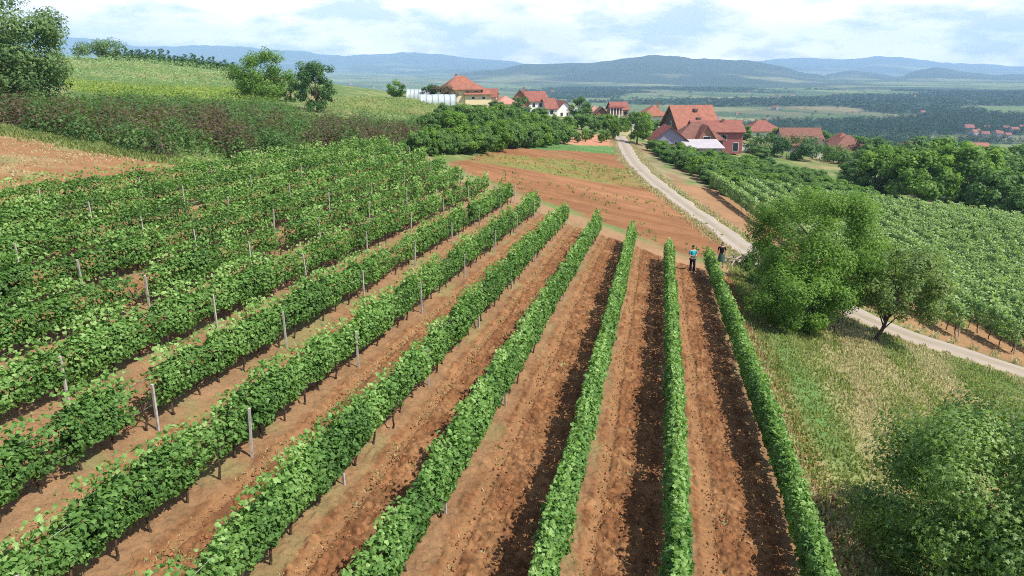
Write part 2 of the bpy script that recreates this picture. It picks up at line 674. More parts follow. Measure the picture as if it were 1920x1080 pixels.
ROAD = smooth_line(_rp, 1.0)


def mixc(c, d, f):
    f = np.asarray(f)[:, None]
    return c * (1 - f) + np.asarray(d) * f


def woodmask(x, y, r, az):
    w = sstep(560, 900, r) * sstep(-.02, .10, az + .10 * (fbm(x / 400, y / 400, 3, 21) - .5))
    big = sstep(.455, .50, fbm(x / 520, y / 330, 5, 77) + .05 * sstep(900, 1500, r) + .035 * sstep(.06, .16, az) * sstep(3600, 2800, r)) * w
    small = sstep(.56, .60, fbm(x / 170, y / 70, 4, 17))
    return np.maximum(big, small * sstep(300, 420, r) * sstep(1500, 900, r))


def ground_color(x, y):
    """the earth's own colours: grass, tilled earth, dust"""
    x = x.ravel()
    y = y.ravel()
    r = np.hypot(x, y)
    n = fbm(x / 3.1, y / 3.1, 4, 3)
    nb = fbm(x / 14, y / 14, 3, 8)
    c = np.tile(np.array([.10, .155, .045]), (len(x), 1))
    c = mixc(c, (.27, .25, .10), sstep(.5, .72, n) * .7)
    c = mixc(c, (.30, .20, .11), sstep(.55, .75, nb) * .5)
    # far mosaic of strip fields
    far = sstep(260, 420, r)
    ca, sa = cos(.5), sin(.5)
    for sc, sd_ in ((1.0, 1), (2.3, 2)):
        u = (x * ca + y * sa) / (95 * sc)
        v = (-x * sa + y * ca) / (210 * sc)
        u = u + .4 * (vnoise(v * 2, u * .5, 44) - .5)
        cell = vnoise(np.floor(u) + .0, np.floor(v) + .0, 60 + sd_)
        pal = np.array([(.045, .085, .03), (.10, .15, .05), (.21, .21, .09), (.035, .07, .028), (.135, .185, .065), (.18, .15, .08), (.06, .105, .035)])
        pc = pal[np.clip((cell * 7).astype(int), 0, 6)]
        c = mixc(c, pc, far * (.85 if sc == 1 else .45))
    # wooded plain with cloud shadow painted into its green, east side of the valley
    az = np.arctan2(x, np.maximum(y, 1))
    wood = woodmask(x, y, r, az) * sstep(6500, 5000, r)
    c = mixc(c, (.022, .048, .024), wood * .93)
    o = x * RN[0] + y * RN[1]
    s = x * RD[0] + y * RD[1]
    X1, Y1 = x * .93 + y * .36, y * .93 - x * .36
    # meadow between the vine rows and the road
    mead = sstep(-3.8, -4.8, o + .8 * (n - .5)) * sstep(60, 52, s) * sstep(40, 34, r)
    c = mixc(c, (.25, .23, .10), mead * sstep(.22, .5, fbm(o / 1.7, s / 5 + .3 * o, 5, 12, .62)))
    c = mixc(c, (.17, .19, .062), mead * sstep(.44, .72, fbm(o / 1.5 + 5, s / 8 + .35 * o, 5, 31, .62)) * .7)
    c = mixc(c, (.085, .19, .05), sstep(1.3, .3, np.abs(o + 5.7 + .5 * (n - .5))) * sstep(20, 24, s) * sstep(38, 33, s) * .85)
    c = mixc(c, (.36, .25, .15), sstep(1.0, .2, np.abs(o + 4.6)) * sstep(60, 10, s) * .8)
    # fields
    for key, col, soft in (('plough', (.205, .093, .040), 1.2), ('plough_green', (.17, .165, .05), 2.5), ('grass_strip', (.085, .17, .05), .8), ('bare', (.25, .128, .058), 1.5), ('kitchen', (.38, .18, .105), .6)):
        d = sdist(Z[key], x, y) + (n - .5) * soft * 1.6
        m = sstep(soft * .5, -soft * .5, d)
        if key == 'plough_green':
            m = m * (.45 + .55 * sstep(.4, .6, n))
        c = mixc(c, col, m)
        if key == 'plough':
            c = mixc(c, (.20, .14, .06), m * sstep(.54, .70, fbm(x / 7, y / 16, 4, 5)) * .55)
            c = mixc(c, (.32, .155, .075), m * sstep(.55, .7, nb) * .6)
            ln = fbm((X1 * .6 + Y1) / .9, (Y1 * .25 - X1) / 9, 4, 55)
            c = mixc(c, (.175, .078, .034), m * sstep(.52, .40, ln) * .35)
            c = mixc(c, (.29, .15, .072), m * sstep(.54, .68, ln) * .35)
        if key == 'bare':
            c = mixc(c, (.30, .23, .115), m * sstep(.48, .66, fbm(X1 / 6, Y1 / 2.2, 4, 41)) * .5)
            c = mixc(c, (.17, .19, .07), m * sstep(.6, .72, n) * .6)
    d = np.abs(pdist(TRACK, x, y))
    c = mixc(c, (.27, .155, .082), sstep(2.4, .8, d + 1.5 * (n - .5)) * .9)
    rx = np.interp(y, ROAD[::-1, 1], ROAD[::-1, 0])
    vg = sstep(.5, 2, x - rx) * sstep(16, 10, x - rx + 3 * (n - .5)) * sstep(84, 90, y) * sstep(160, 150, y)
    c = mixc(c, (.24, .19, .105), vg * sstep(.30, .55, n) * .9)
    c = mixc(c, (.22, .125, .07), vg * sstep(.5, .7, fbm(x / 2, y / 5, 4, 83)) * .8)
    # earth of the vineyard east of the road
    e = sstep(1.5, 3.0, (x - np.interp(y, ROAD[::-1, 1], ROAD[::-1, 0]))) * sstep(95, 90, y) * sstep(30, 36, y + .35 * (x - 25)) * sstep(72, 66, x)
    c = mixc(c, (.27, .145, .075), e * .9)
    return c


# ------------------------------------------------------------------ the ground, one sheet to the horizon
def polar_ground():
    rr = np.concatenate([np.linspace(2, 60, 75), np.geomspace(61, 12000, 320)])
    th = np.concatenate([np.linspace(-pi, radians(-46), 60, endpoint=False), np.linspace(radians(-46), radians(46), 520, endpoint=False), np.linspace(radians(46), pi, 60, endpoint=False)])
    R, T = np.meshgrid(rr, th, indexing='ij')
    X = (R * np.sin(T)).ravel()
    Y = (R * np.cos(T)).ravel()
    Zz = H(X, Y)
    m = len(th)
    i, j = np.meshgrid(np.arange(len(rr) - 1), np.arange(m), indexing='ij')
    j2 = (j + 1) % m
    f = np.stack([i * m + j, (i + 1) * m + j, (i + 1) * m + j2, i * m + j2], -1).reshape(-1, 4)[:, ::-1]
    V = np.stack([X, Y, Zz], 1)
    V = np.vstack([V, [[0, 0, float(H(0, 0)[0])]]])
    k = np.arange(m)
    cap = np.stack([np.full(m, len(V) - 1), k, (k + 1) % m], 1)[:, ::-1]
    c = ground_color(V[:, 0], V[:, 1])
    me = npmesh('ground', V, [f, cap], smooth=True, col=c)
    tag(mobj('ground', me, M['ground']), kind='structure')


polar_ground()


def grid_patch(name, mat, u, v, tow, hfun, cfun, keep=None):
    U, Vv = np.meshgrid(u, v, indexing='ij')
    X, Y = tow(U.ravel(), Vv.ravel())
    z = H(X, Y) + hfun(U.ravel(), Vv.ravel(), X, Y)
    nv = len(v)
    i, j = np.meshgrid(np.arange(len(u) - 1), np.arange(nv - 1), indexing='ij')
    f = np.stack([i * nv + j, (i + 1) * nv + j, (i + 1) * nv + j + 1, i * nv + j + 1], -1).reshape(-1, 4)
    if keep is not None:
        kk = keep(X, Y)
        f = f[kk[f].all(1)]
    a, b, c3 = [np.stack([X, Y], 1)[f[len(f) // 2, q]] for q in (0, 1, 2)]
    if np.cross(b - a, c3 - b) < 0:
        f = f[:, ::-1]
    P = np.stack([X, Y, z], 1)
    used, inv = np.unique(f, return_inverse=True)
    me = npmesh(name, P[used], inv.reshape(-1, 4), smooth=True, col=cfun(U.ravel(), Vv.ravel(), X, Y)[used])
    o = mobj(name, me, mat)
    return tag(o, kind='structure')


# ------------------------------------------------------------------ tilled soil between the vine rows
ROW_END = [45.7, 46.4, 48.7, 49.7, 50.9, 52.9, 55, 57.1, 58.6, 61.2, 63.2, 65.3, 67.3]
NROW = 13
END_O = np.array([ROW0 + ROWD * k for k in range(NROW)])


def soil():
    u = np.concatenate([np.arange(-4.9, 9.6, .034), np.arange(9.6, 28.4, .08)])
    st = [4.0]
    while st[-1] < 70.5:
        st.append(st[-1] + .034 + max(0, st[-1] - 10) * .0036)
    v = np.array(st)

    def tow(o, s):
        return o * RN[0] + s * RD[0], o * RN[1] + s * RD[1]

    def rowd(o, s):
        t = (o + bend(o, s) - ROW0) / ROWD
        fr = t - np.floor(t)
        return fr * ROWD, (1 - fr) * ROWD          # metres left of the row on the right, metres right of the row on the left

    def parts(o, s):
        L, R = rowd(o, s)
        wob = .18 * (fbm(s / 4.0, np.floor((o - ROW0) / ROWD) * 7.7, 2, 9) - .5)
        dr = np.minimum(L, R)
        tr = sstep(.20, .09, np.abs(R - .60 + wob)) + .35 * sstep(.18, .07, np.abs(L - .84 - wob))
        under = sstep(.46, .18, dr + .40 * (fbm(o / .5, s / .8, 3, 14) - .5))
        return dr, np.clip(tr, 0, 1), under

    def hf(o, s, X, Y):
        dr, tr, un = parts(o, s)
        cl = fbm(o / .42, s / .42, 4, 2, .62) - .5
        cl2 = 1 - np.abs(2 * vnoise(o / .19, s / .19, 19) - 1) + .5 * (1 - np.abs(2 * vnoise(o / .10, s / .10, 20) - 1))
        h = .06 + .05 * np.exp(-(dr / .4) ** 2) - .045 * tr
        tread = .012 * tr * (np.sin(s * 2 * pi / .21 + 6 * (o % .5)) > .2)
        rough = (1 - tr * .8) * (1 - un * .55)
        c3 = vnoise(o / .085, s / .085, 71) - .5
        h = h + rough * (.15 * cl + .085 * (cl2 - .75) + .11 * c3) + tread
        ed = np.minimum(np.minimum(o + 4.9, 28.4 - o), np.minimum(s - 4, np.interp(o, END_O, ROW_END) + 1.1 - s))
        return -.02 + (h + .02) * sstep(0, 1.2, ed)

    def cf(o, s, X, Y):
        dr, tr, un = parts(o, s)
        n = fbm(X / .6, Y / .6, 4, 23)
        big = fbm(X / 6, Y / 6, 3, 29)
        c = np.tile(np.array([.215, .096, .040]), (len(o), 1))
        c = mixc(c, (.275, .140, .062), sstep(.45, .70, n))
        c = mixc(c, (.165, .073, .031), sstep(.48, .30, n) * .4)
        fine = vnoise(o / .09, s / .09, 71)
        c = c * (.42 + .80 * fine)[:, None]
        c = mixc(c, (.27, .145, .066), tr * .7)
        west = sstep(7.5, 12, o)                    # drier, grassier towards the upper rows
        c = mixc(c, (.25, .155, .08), un * .6)
        c = mixc(c, (.26, .155, .08), west * (.35 + .5 * sstep(.4, .65, big)) * (1 - tr * .4))
        c = mixc(c, (.19, .19, .075), (un * .5 + west * .4) * sstep(.52, .68, fbm(X / 1.4, Y / 1.4, 4, 37)) * .8)
        return c

    def keep(X, Y):
        o = X * RN[0] + Y * RN[1]
        s = X * RD[0] + Y * RD[1]
        return s < np.interp(o, END_O, ROW_END) + 1.05
    grid_patch('vineyard_soil', M['soil'], u, v, tow, hf, cf, keep)


soil()


def idn(a, b):
    return a, b


def plough_field():
    def hf(u, v, X, Y):
        return -.03 + sstep(.8, -1.4, sdist(Z['plough'], X, Y)) * sstep(1.3, 2.4, pdist(ROAD, X, Y)) * hf0(u, v, X, Y)

    def hf0(u, v, X, Y):
        return .08 + .09 * (fbm(X / .9, Y / .9, 4, 4, .6) - .5) * sstep(.5, -2, sdist(Z['plough'], X, Y)) + .04 * np.sin((X * .25 + Y) * 2 * pi / 1.25 + 5 * fbm(X / 6, Y / 6, 3, 6))
    p = Z['plough']
    grid_patch('ploughed_field', M['field'], np.arange(p[:, 0].min() - 2, p[:, 0].max() + 2, .22), np.arange(p[:, 1].min() - 2, p[:, 1].max() + 2, .28), idn, hf,
               lambda u, v, X, Y: ground_color(X, Y), lambda X, Y: (sdist(p, X, Y) < .8) & (pdist(ROAD, X, Y) > 1.3))


plough_field()


def bare_field():
    p = Z['bare']

    def hf(u, v, X, Y):
        return -.03 + sstep(.8, -1.2, sdist(p, X, Y)) * sstep(27.8, 29, X * RN[0] + Y * RN[1]) * (.08 + .10 * (fbm(X / .8, Y / .8, 4, 14, .6) - .5))
    grid_patch('bare_field', M['field'], np.arange(max(p[:, 0].min(), -70), p[:, 0].max() + 2, .22), np.arange(max(p[:, 1].min(), 5), p[:, 1].max() + 2, .22), idn, hf,
               lambda u, v, X, Y: ground_color(X, Y), lambda X, Y: (sdist(p, X, Y) < .8) & (X * RN[0] + Y * RN[1] > 27.9))


bare_field()


def meadow():
    def inside(X, Y):
        o = X * RN[0] + Y * RN[1]
        return (o < -4.75) & (X < np.interp(Y, ROAD[::-1, 1], ROAD[::-1, 0]) - 1.2) & (pdist(ROAD, X, Y) > 1.4) & (X * RD[0] + Y * RD[1] < 62)

    def hf(u, v, X, Y):
        o = X * RN[0] + Y * RN[1]
        return -.03 + sstep(-4.7, -5.4, o) * sstep(62, 60, X * RD[0] + Y * RD[1]) * (.08 + .10 * (fbm(X / .7, Y / .7, 4, 24) - .5)) + .25 * (fbm(X / 5, Y / 5, 2, 25) - .5) * sstep(0, 5, -4.2 - (X * RN[0] + Y * RN[1])) * sstep(1, 5, pdist(ROAD, X, Y))
    grid_patch('meadow', M['meadow'], np.arange(2, 32, .13), np.arange(4, 62, .15), idn, hf, lambda u, v, X, Y: ground_color(X, Y), inside)


meadow()


def road():
    T = np.gradient(ROAD, axis=0)
    T /= np.linalg.norm(T, axis=1)[:, None]
    Nn = np.stack([-T[:, 1], T[:, 0]], 1)
    w = np.array([-2.05, -1.75, -1.4, -1.1, -.8, -.5, -.2, .2, .5, .8, 1.1, 1.4, 1.75, 2.05]) * .72
    hh = np.array([-.06, .06, .10, .07, .06, .10, .13, .13, .10, .06, .07, .10, .06, -.06])
    n = len(ROAD)
    jit = (fbm(np.arange(n) / 2.5, np.zeros(n), 3, 51) - .5) * 1.3
    jit2 = (fbm(np.arange(n) / 2.5, np.ones(n) * 9, 3, 52) - .5) * 1.3
    V = []
    C = []
    base = np.array([.315, .265, .22])
    for k, a in enumerate(w):
        off = a + (jit if a < 0 else jit2) * (abs(a) / 1.48) ** 2
        P = ROAD + Nn * off[:, None]
        z = H(P[:, 0], P[:, 1]) + hh[k] + .03 * (fbm(P[:, 0] / .8, P[:, 1] / .8, 3, 7) - .5)
        V.append(np.column_stack([P, z]))
        c = np.tile(base, (n, 1))
        nn = fbm(P[:, 0] / 1.2, P[:, 1] / 1.2, 4, 66)
        if abs(a) < .4:
            c = mixc(c, (.25, .215, .15), .5 + .5 * sstep(.45, .6, nn))
        if abs(a) > 1.15:
            c = mixc(c, (.36, .29, .19), .5 + .4 * sstep(.4, .6, nn))
        c = c * (.9 + .22 * nn)[:, None]
        C.append(c)
    V = np.stack(V, 1)
    C = np.stack(C, 1)
    m = len(w)
    i, j = np.meshgrid(np.arange(n - 1), np.arange(m - 1), indexing='ij')
    f = np.stack([i * m + j, i * m + j + 1, (i + 1) * m + j + 1, (i + 1) * m + j], -1).reshape(-1, 4)
    P = V.reshape(-1, 3)
    a, b, c3 = P[f[5, 0]], P[f[5, 1]], P[f[5, 2]]
    if np.cross(b - a, c3 - b)[2] < 0:
        f = f[:, ::-1]
    tag(mobj('dirt_road', npmesh('dirt_road', P, f, smooth=True, col=C.reshape(-1, 3)), M['road']), kind='structure')


road()


# ------------------------------------------------------------------ far ranges
def ridge(name, pts, Y, back, front, seed, dark):
    """a range of hills whose crest passes through the given pixels at distance Y"""
    px = np.array([p[0] for p in pts], float)
    py = np.array([p[1] for p in pts], float)
    xs = np.linspace(px[0], px[-1], 260)
    ys = np.interp(xs, px, py)
    k = np.ones(7) / 7
    ys = np.convolve(np.pad(ys, 3, 'edge'), k, 'valid')
    ys = ys + (fbm(xs / 26, xs * 0, 4, seed) - .5) * 5
    prof = np.concatenate([np.linspace(-1, 0, 26), np.linspace(0, 1, 8)[1:]])
    V = []
    C = []
    for t in prof:
        yy = Y + (t * front if t < 0 else t * back)
        rr_ = [atY(a, b, Y) for a, b in zip(xs, ys)]
        x = np.array([r[0] for r in rr_]) * (yy / Y)
        crest = np.array([r[2] for r in rr_])
        y = np.full_like(x, yy)
        base = -88.0
        sh = (1 - abs(t)) ** 1.25 if t < 0 else (1 - t)
        dn = fbm(x / (front * .22), y / (front * .22), 4, seed + 3) - .5
        z = base + (crest - base) * np.clip(sh + dn * .55 * abs(t) * (1 - abs(t)) * 2, 0, 1.0)
        V.append(np.stack([x, y, z], 1))
        c = np.tile(np.array([.03, .055, .028]), (len(x), 1)) * dark
        fl = sstep(.50, .66, fbm(x / 420, y / 300, 4, seed + 9)) * sstep(.75, .35, sh)
        c = mixc(c, (.17, .18, .08), fl * .8)
        C.append(c)
    V = np.array(V)
    C = np.array(C)
    m = len(xs)
    i, j = np.meshgrid(np.arange(len(prof) - 1), np.arange(m - 1), indexing='ij')
    f = np.stack([i * m + j, i * m + j + 1, (i + 1) * m + j + 1, (i + 1) * m + j], -1).reshape(-1, 4)
    tag(mobj(name, npmesh(name, V.reshape(-1, 3), f, smooth=True, col=C.reshape(-1, 3)), M['hill']), kind='structure')


ridge('far_mountains', [(-300, 66), (110, 68), (200, 75), (260, 87), (330, 88), (370, 83), (440, 88), (520, 93), (600, 100), (650, 105), (720, 100), (780, 98), (830, 102), (880, 110), (930, 112), (1000, 122), (1150, 128)], 9500, 1100, 3600, 100, 1.0)
ridge('mountains', [(1250, 124), (1420, 115), (1500, 108), (1580, 112), (1650, 104), (1700, 108), (1760, 118), (1800, 118), (1920, 125), (2250, 118)], 9900, 1100, 3400, 140, 1.0)
ridge('wooded_hills', [(860, 136), (940, 130), (990, 120), (1100, 118), (1150, 112), (1200, 106), (1235, 103), (1280, 108), (1350, 112), (1400, 114), (1450, 120), (1500, 134), (1560, 146), (1640, 150)], 4700, 700, 1700, 180, .8)
ridge('hills', [(1470, 152), (1520, 146), (1560, 138), (1600, 131), (1650, 137), (1690, 146), (1710, 134), (1750, 125), (1800, 134), (1850, 140), (1920, 139), (2150, 128)], 5200, 700, 1500, 220, .8)
ridge('low_hills', [(560, 140), (640, 138), (720, 136), (800, 132), (880, 130), (960, 132), (1010, 140), (1060, 146)], 6400, 800, 1700, 260, 1.0)

# ------------------------------------------------------------------ leaves
QUAD = (np.array([(0, -.5, 0), (.40, 0, .10), (0, .5, 0), (-.40, 0, .10)], float), [np.array([[0, 1, 2], [0, 2, 3]])])
NARROW = (np.array([(0, -.5, 0), (.24, 0, .06), (0, .5, -.06), (-.24, 0, .06)], float), [np.array([[0, 1, 2], [0, 2, 3]])])
LOBED = (np.array([(0, 0, .07), (0, -.30, 0), (.36, -.44, -.04), (.52, .02, -.05), (.27, .22, .0), (0, .56, -.09), (-.27, .22, .0), (-.52, .02, -.05), (-.36, -.44, -.04)], float),
         [np.array([[0, 1, 2, 3], [0, 3, 4, 5], [0, 5, 6, 7], [0, 7, 8, 1]])])
SPRAY = (np.array([(0, -.5, 0), (.20, -.10, .04), (.46, .06, -.05), (.15, .12, .03), (0, .5, -.08), (-.15, .12, .03), (-.46, .06, -.05), (-.20, -.10, .04)], float),
         [np.array([[0, 1, 3, 7], [1, 2, 3, 3], [7, 3, 5, 5], [3, 4, 5, 5]])[:1], np.array([[1, 2, 3], [7, 5, 6], [3, 4, 5], [7, 3, 5]])])


def unit(a):
    return a / (np.linalg.norm(a, axis=1)[:, None] + 1e-9)


def leaves(C, N, size, val, shape=QUAD, rs=None):
    r = rs or rng
    n = len(C)
    N = unit(N)
    t = unit(np.cross(N, unit(r.normal(size=(n, 3)))))
    b = np.cross(N, t)
    T, FF = shape
    sz = np.broadcast_to(size, (n,))[:, None, None]
    V = C[:, None] + sz * (T[None, :, 0:1] * t[:, None] + T[None, :, 1:2] * b[:, None] + T[None, :, 2:3] * N[:, None])
    m = len(T)
    faces = []
    vals = []
    for F_ in FF:
        faces.append((F_[None] + (np.arange(n) * m)[:, None, None]).reshape(-1, F_.shape[1]))
        vals.append(np.repeat(val, len(F_)))
    return V.reshape(-1, 3), faces, np.concatenate(vals)


def leaf_mesh(name, parts_):
    """parts_: list of leaves() results"""
    V = []
    by = {}
    b = 0
    for v, fs, va in parts_:
        i = 0
        for f in fs:
            by.setdefault(f.shape[1], []).append((f + b, va[i:i + len(f)]))
            i += len(f)
        V.append(v)
        b += len(v)
    faces = []
    vals = []
    for k in by:
        faces.append(np.concatenate([q[0] for q in by[k]]))
        vals.append(np.concatenate([q[1] for q in by[k]]))
    return npmesh(name, np.concatenate(V), faces, {'v': np.concatenate(vals)})


# ------------------------------------------------------------------ vine rows
def vine_foliage(pos, s0, s1, dens, leaf, plant_w, base_h, top_h, half_w, seed, near=0.0, missing=0.0, ragged=.3, lumpy=.96):
    """pos(s, o) -> world x, y; returns leaf parts for a row running along s"""
    r = np.random.default_rng(seed)
    sp = np.arange(s0 + .3, s1, plant_w) + r.normal(0, .10, len(np.arange(s0 + .3, s1, plant_w)))
    g = np.clip(1 + r.normal(0, ragged, len(sp)), .35, 1.25)
    g[r.random(len(sp)) < missing] = .0
    dn = dens(sp) * plant_w * g ** 1.6
    cnt = np.maximum(0, dn).astype(int)
    idx = np.repeat(np.arange(len(sp)), cnt)
    n = len(idx)
    G = g[idx]
    s = sp[idx] + r.normal(0, plant_w * .36, n)
    gs = .65 + .35 * G
    a = r.uniform(0, 2 * pi, n)
    q = .50 + .50 * r.random(n) ** .6
    lump = 1 - lumpy / 2 + lumpy * fbm(s / .5, np.cos(a) * 1.3 + 3 + np.sin(a) * 1.1, 3, seed)
    ca, sa = np.cos(a), np.sin(a)
    ca = np.sign(ca) * np.abs(ca) ** .7
    sa = np.sign(sa) * np.abs(sa) ** .7
    lat = half_w * q * lump * ca * gs
    hc, hh = (base_h + top_h) / 2, (top_h - base_h) / 2
    hz = hc + hh * q * lump * sa * gs - (1 - gs) * .25
    sh = r.random(n) < .07
    hz = np.where(sh, top_h * gs + r.random(n) * .38, hz)
    lat = np.where(sh, lat * .5, lat)
    hz = np.maximum(hz, .18)
    X, Y = pos(s, lat)
    z = H(X, Y) + hz
    X2, Y2 = pos(s, lat + np.cos(a))
    rad = np.stack([X2 - X, Y2 - Y, np.sin(a) * 1.0], 1)
    N = rad * .6 + np.array([0, 0, .6]) + r.normal(0, .62, (n, 3))
    v = np.clip(.42 + .16 * r.normal(size=n) + .55 * (fbm(s / 1.3, lat, 2, seed + 5) - .5) + np.where(sh, .22, 0) + .10 * (hz - hc), 0, 1)
    sz = leaf(s) * r.uniform(.7, 1.25, n)
    return np.stack([X, Y, z], 1), N, sz, v, s


POST = MB()
POST.box(-.027, .027, -.027, .027, -.35, 1.38)
POST_ME = POST.mesh('post')
POST_ME.materials.append(M['concrete'])
TRUNKS = []
for q in range(4):
    m_ = MB()
    r_ = random.Random(q)
    dx, dy = r_.uniform(-.1, .1), r_.uniform(-.12, .12)
    m_.tube([(0, 0, -.1), (dx * .5, dy, .2), (dx, dy * .4, .42), (dx * .6, dy * 1.5, .68), (dx, dy * 2.5, .95)], [.036, .03, .026, .024, .014], 6)
    m_.tube([(dx * .6, dy * 1.5, .66), (dx, dy + .25, .82), (dx, dy + .5, .86)], [.018, .014, .008], 5)
    m_.tube([(dx * .6, dy * 1.5, .66), (dx, dy - .25, .80), (dx, dy - .5, .84)], [.018, .014, .008], 5)
    me_ = m_.mesh('trunk')
    me_.materials.append(M['vine_wood'])
    TRUNKS.append(me_)

ORD = ['first', 'second', 'third', 'fourth', 'fifth', 'sixth', 'seventh', 'eighth', 'ninth', 'tenth', 'eleventh', 'twelfth', 'thirteenth', 'fourteenth', 'fifteenth', 'sixteenth',
       'seventeenth', 'eighteenth', 'nineteenth', 'twentieth']
ROWLAB = {0: 'long vine row bordering the dry meadow, its far end hiding the second person',
          1: 'straight vine row ending just left of the man in teal',
          2: 'vine row next but one left of the man in teal',
          12: 'uppermost vine row along the bare brown field and the purple shrubs'}


def row_pos(o0):
    def f(s, lat):
        o = o0 + lat - bend(o0, s)
        return o * RN[0] + s * RD[0], o * RN[1] + s * RD[1]
    return f


def vine_row(k):
    o0 = ROW0 + ROWD * k
    s0, s1 = 5.0, ROW_END[k] - .4
    if k >= 5:
        s0 = {5: 6, 6: 7, 7: 8, 8: 9, 9: 10, 10: 12, 11: 14, 12: 19}[k]
    rp = row_pos(o0)
    x, y = rp(np.array([s0]), np.array([0.0]))
    root = empty('vine_row', (float(x[0]), float(y[0]), float(H(x, y)[0])), -AZ,
                 ROWLAB.get(k, '%s vine row counted from the dry meadow, leafy on pale posts' % ORD[k]), 'vine row', 'vine rows of the near vineyard')
    inv = np.array(root.location)

    def dens(s):
        return np.interp(s, [5, 18, 30, 45, 70], [1120, 1000, 570, 345, 255])

    def leaf(s):
        return np.interp(s, [5, 18, 30, 45, 70], [.10, .102, .128, .165, .20])
    miss = 0 if k < 3 else (.015 if k < 5 else (.055 if k < 9 else .02))
    C, N, sz, v, s = vine_foliage(rp, s0, s1, dens, leaf, 1.02, .56, 1.52, .28 if k < 3 else (.24 if k < 8 else .26), 300 + k, missing=miss, ragged=.14 if k < 3 else (.18 if k == 3 else (.26 if k < 5 else (.28 if k < 8 else .15))), lumpy=.96 if k < 8 else .6)
    near = s < 24
    ca, sa = cos(AZ), sin(AZ)

    def loc(V):
        V = V - inv
        return np.stack([V[:, 0] * ca - V[:, 1] * sa, V[:, 0] * sa + V[:, 1] * ca, V[:, 2]], 1)
    ps = []
    for m_, sh in ((near, LOBED), (~near, QUAD)):
        if m_.any():
            a, b, c = leaves(C[m_], N[m_], sz[m_], v[m_], sh)
            ps.append((loc(a), b, c))
    mobj('foliage', leaf_mesh('vine_foliage', ps), M['vine'], root)
    # posts every six metres, lined up from row to row
    for s_ in list(np.arange(13.5 - 6.13, s1 - 1.5, 6.13)) + [s1 + .1]:
        if s_ < s0:
            continue
        x, y = rp(np.array([s_]), np.array([-.24 if k > 4 else (-.12 if k > 2 else 0.0)]))
        p = loc(np.array([[x[0], y[0], H(x, y)[0]]]))[0]
        o = bpy.data.objects.new('post', POST_ME)
        link(o, root)
        o.location = p
        o.rotation_euler = (random.gauss(0, .02) + (.0 if s_ < s1 else -.16), random.gauss(0, .025), random.uniform(-.3, .3))
        o.scale = (1, 1, random.uniform(.92, 1.03))
    if k <= 9:
        for s_ in np.arange(max(s0, 8) + .3, s1, 1.02):
            x, y = rp(np.array([s_]), np.array([random.gauss(0, .04)]))
            p = loc(np.array([[x[0], y[0], H(x, y)[0]]]))[0]
            o = bpy.data.objects.new('trunk', random.choice(TRUNKS))
            link(o, root)
            o.location = p
            o.rotation_euler = (0, 0, random.choice((0, pi)) + random.gauss(0, .2))
    for hz in (.62, 1.35):
        w = MB()
        ss = np.append(np.arange(s0 + .2, s1, 3.0), s1)
        x, y = rp(ss, ss * 0)
        w.tube(loc(np.stack([x, y, H(x, y) + hz], 1)), .006, 4)
        w.build('trellis_wire', M['wire'], root)
    return root


for k in range(NROW):
    vine_row(k)


# ------------------------------------------------------------------ trees
def tree_parts(seed, h, cr, cz, ch, trunk_r, nclump, nleaf, leaf, mat, shape=SPRAY, lean=(0, 0), clump_r=.30, fork=.35, bark='bark', vrange=.5, skirt=0.0):
    """crown ellipsoid radius cr, centre height cz, half height ch. returns trunk mesh, crown mesh (local)"""
    r = np.random.default_rng(seed)
    d = unit(r.normal(size=(nclump, 3)))
    rad = .45 + .55 * r.random(nclump) ** .5
    azi = np.arctan2(d[:, 1], d[:, 0])
    out = .78 + .44 * fbm(np.cos(azi) * 1.2 + seed, np.sin(azi) * 1.2 + d[:, 2], 2, seed)
    cc = d * rad[:, None] * out[:, None] * np.array([cr, cr, ch]) + np.array([lean[0], lean[1], cz])
    if skirt:
        low = cc[:, 2] < cz
        cc[low, :2] *= (1 + skirt * (cz - cc[low, 2]) / ch)[:, None]
    cc[:, 2] = np.maximum(cc[:, 2], .25 * min(1, cz))
    cs = clump_r * cr * r.uniform(.6, 1.25, nclump)
    w = cs ** 2
    idx = r.choice(nclump, nleaf, p=w / w.sum())
    dd = unit(r.normal(size=(nleaf, 3)))
    dd[:, 2] = dd[:, 2] * .8 + .12
    q = r.random(nleaf) ** .45
    P = cc[idx] + dd * (q * cs[idx])[:, None]
    P[:, 2] = np.maximum(P[:, 2], .08)
    cen = np.array([lean[0], lean[1], cz])
    N = dd * .8 + unit(P - cen) * .35 + np.array([0, 0, .45]) + r.normal(0, .4, (nleaf, 3))
    tone = r.normal(0, .13, nclump)
    v = np.clip(.45 + tone[idx] + r.normal(0, .15, nleaf) * vrange * 2, 0, 1)
    crown = leaf_mesh('crown', [leaves(P, N, leaf * r.uniform(.65, 1.3, nleaf), v, shape, r)])
    crown.materials.append(M[mat])
    t = MB()
    zf = h * fork
    top = np.array([lean[0] * .6, lean[1] * .6, cz])
    pts = [np.array([0, 0, -.3]), np.array([lean[0] * .08, lean[1] * .08, zf * .5]), np.array([lean[0] * .25, lean[1] * .25, zf])]
    t.tube([*pts, (pts[-1] + top) / 2 + r.normal(0, .06 * cr, 3), top], [trunk_r * 1.25, trunk_r, trunk_r * .85, trunk_r * .5, trunk_r * .25], 7)
    for i in r.choice(nclump, min(nclump, 16), replace=False):
        e = cc[i]
        b = pts[-1] + (top - pts[-1]) * r.random() * .6
        mid = (b + e) / 2 + np.array([0, 0, .12 * cr]) + r.normal(0, .08 * cr, 3)
        t.tube([b, mid, e], [trunk_r * .38, trunk_r * .22, trunk_r * .06], 5)
    tm = t.mesh('trunk')
    tm.materials.append(M[bark])
    return tm, crown


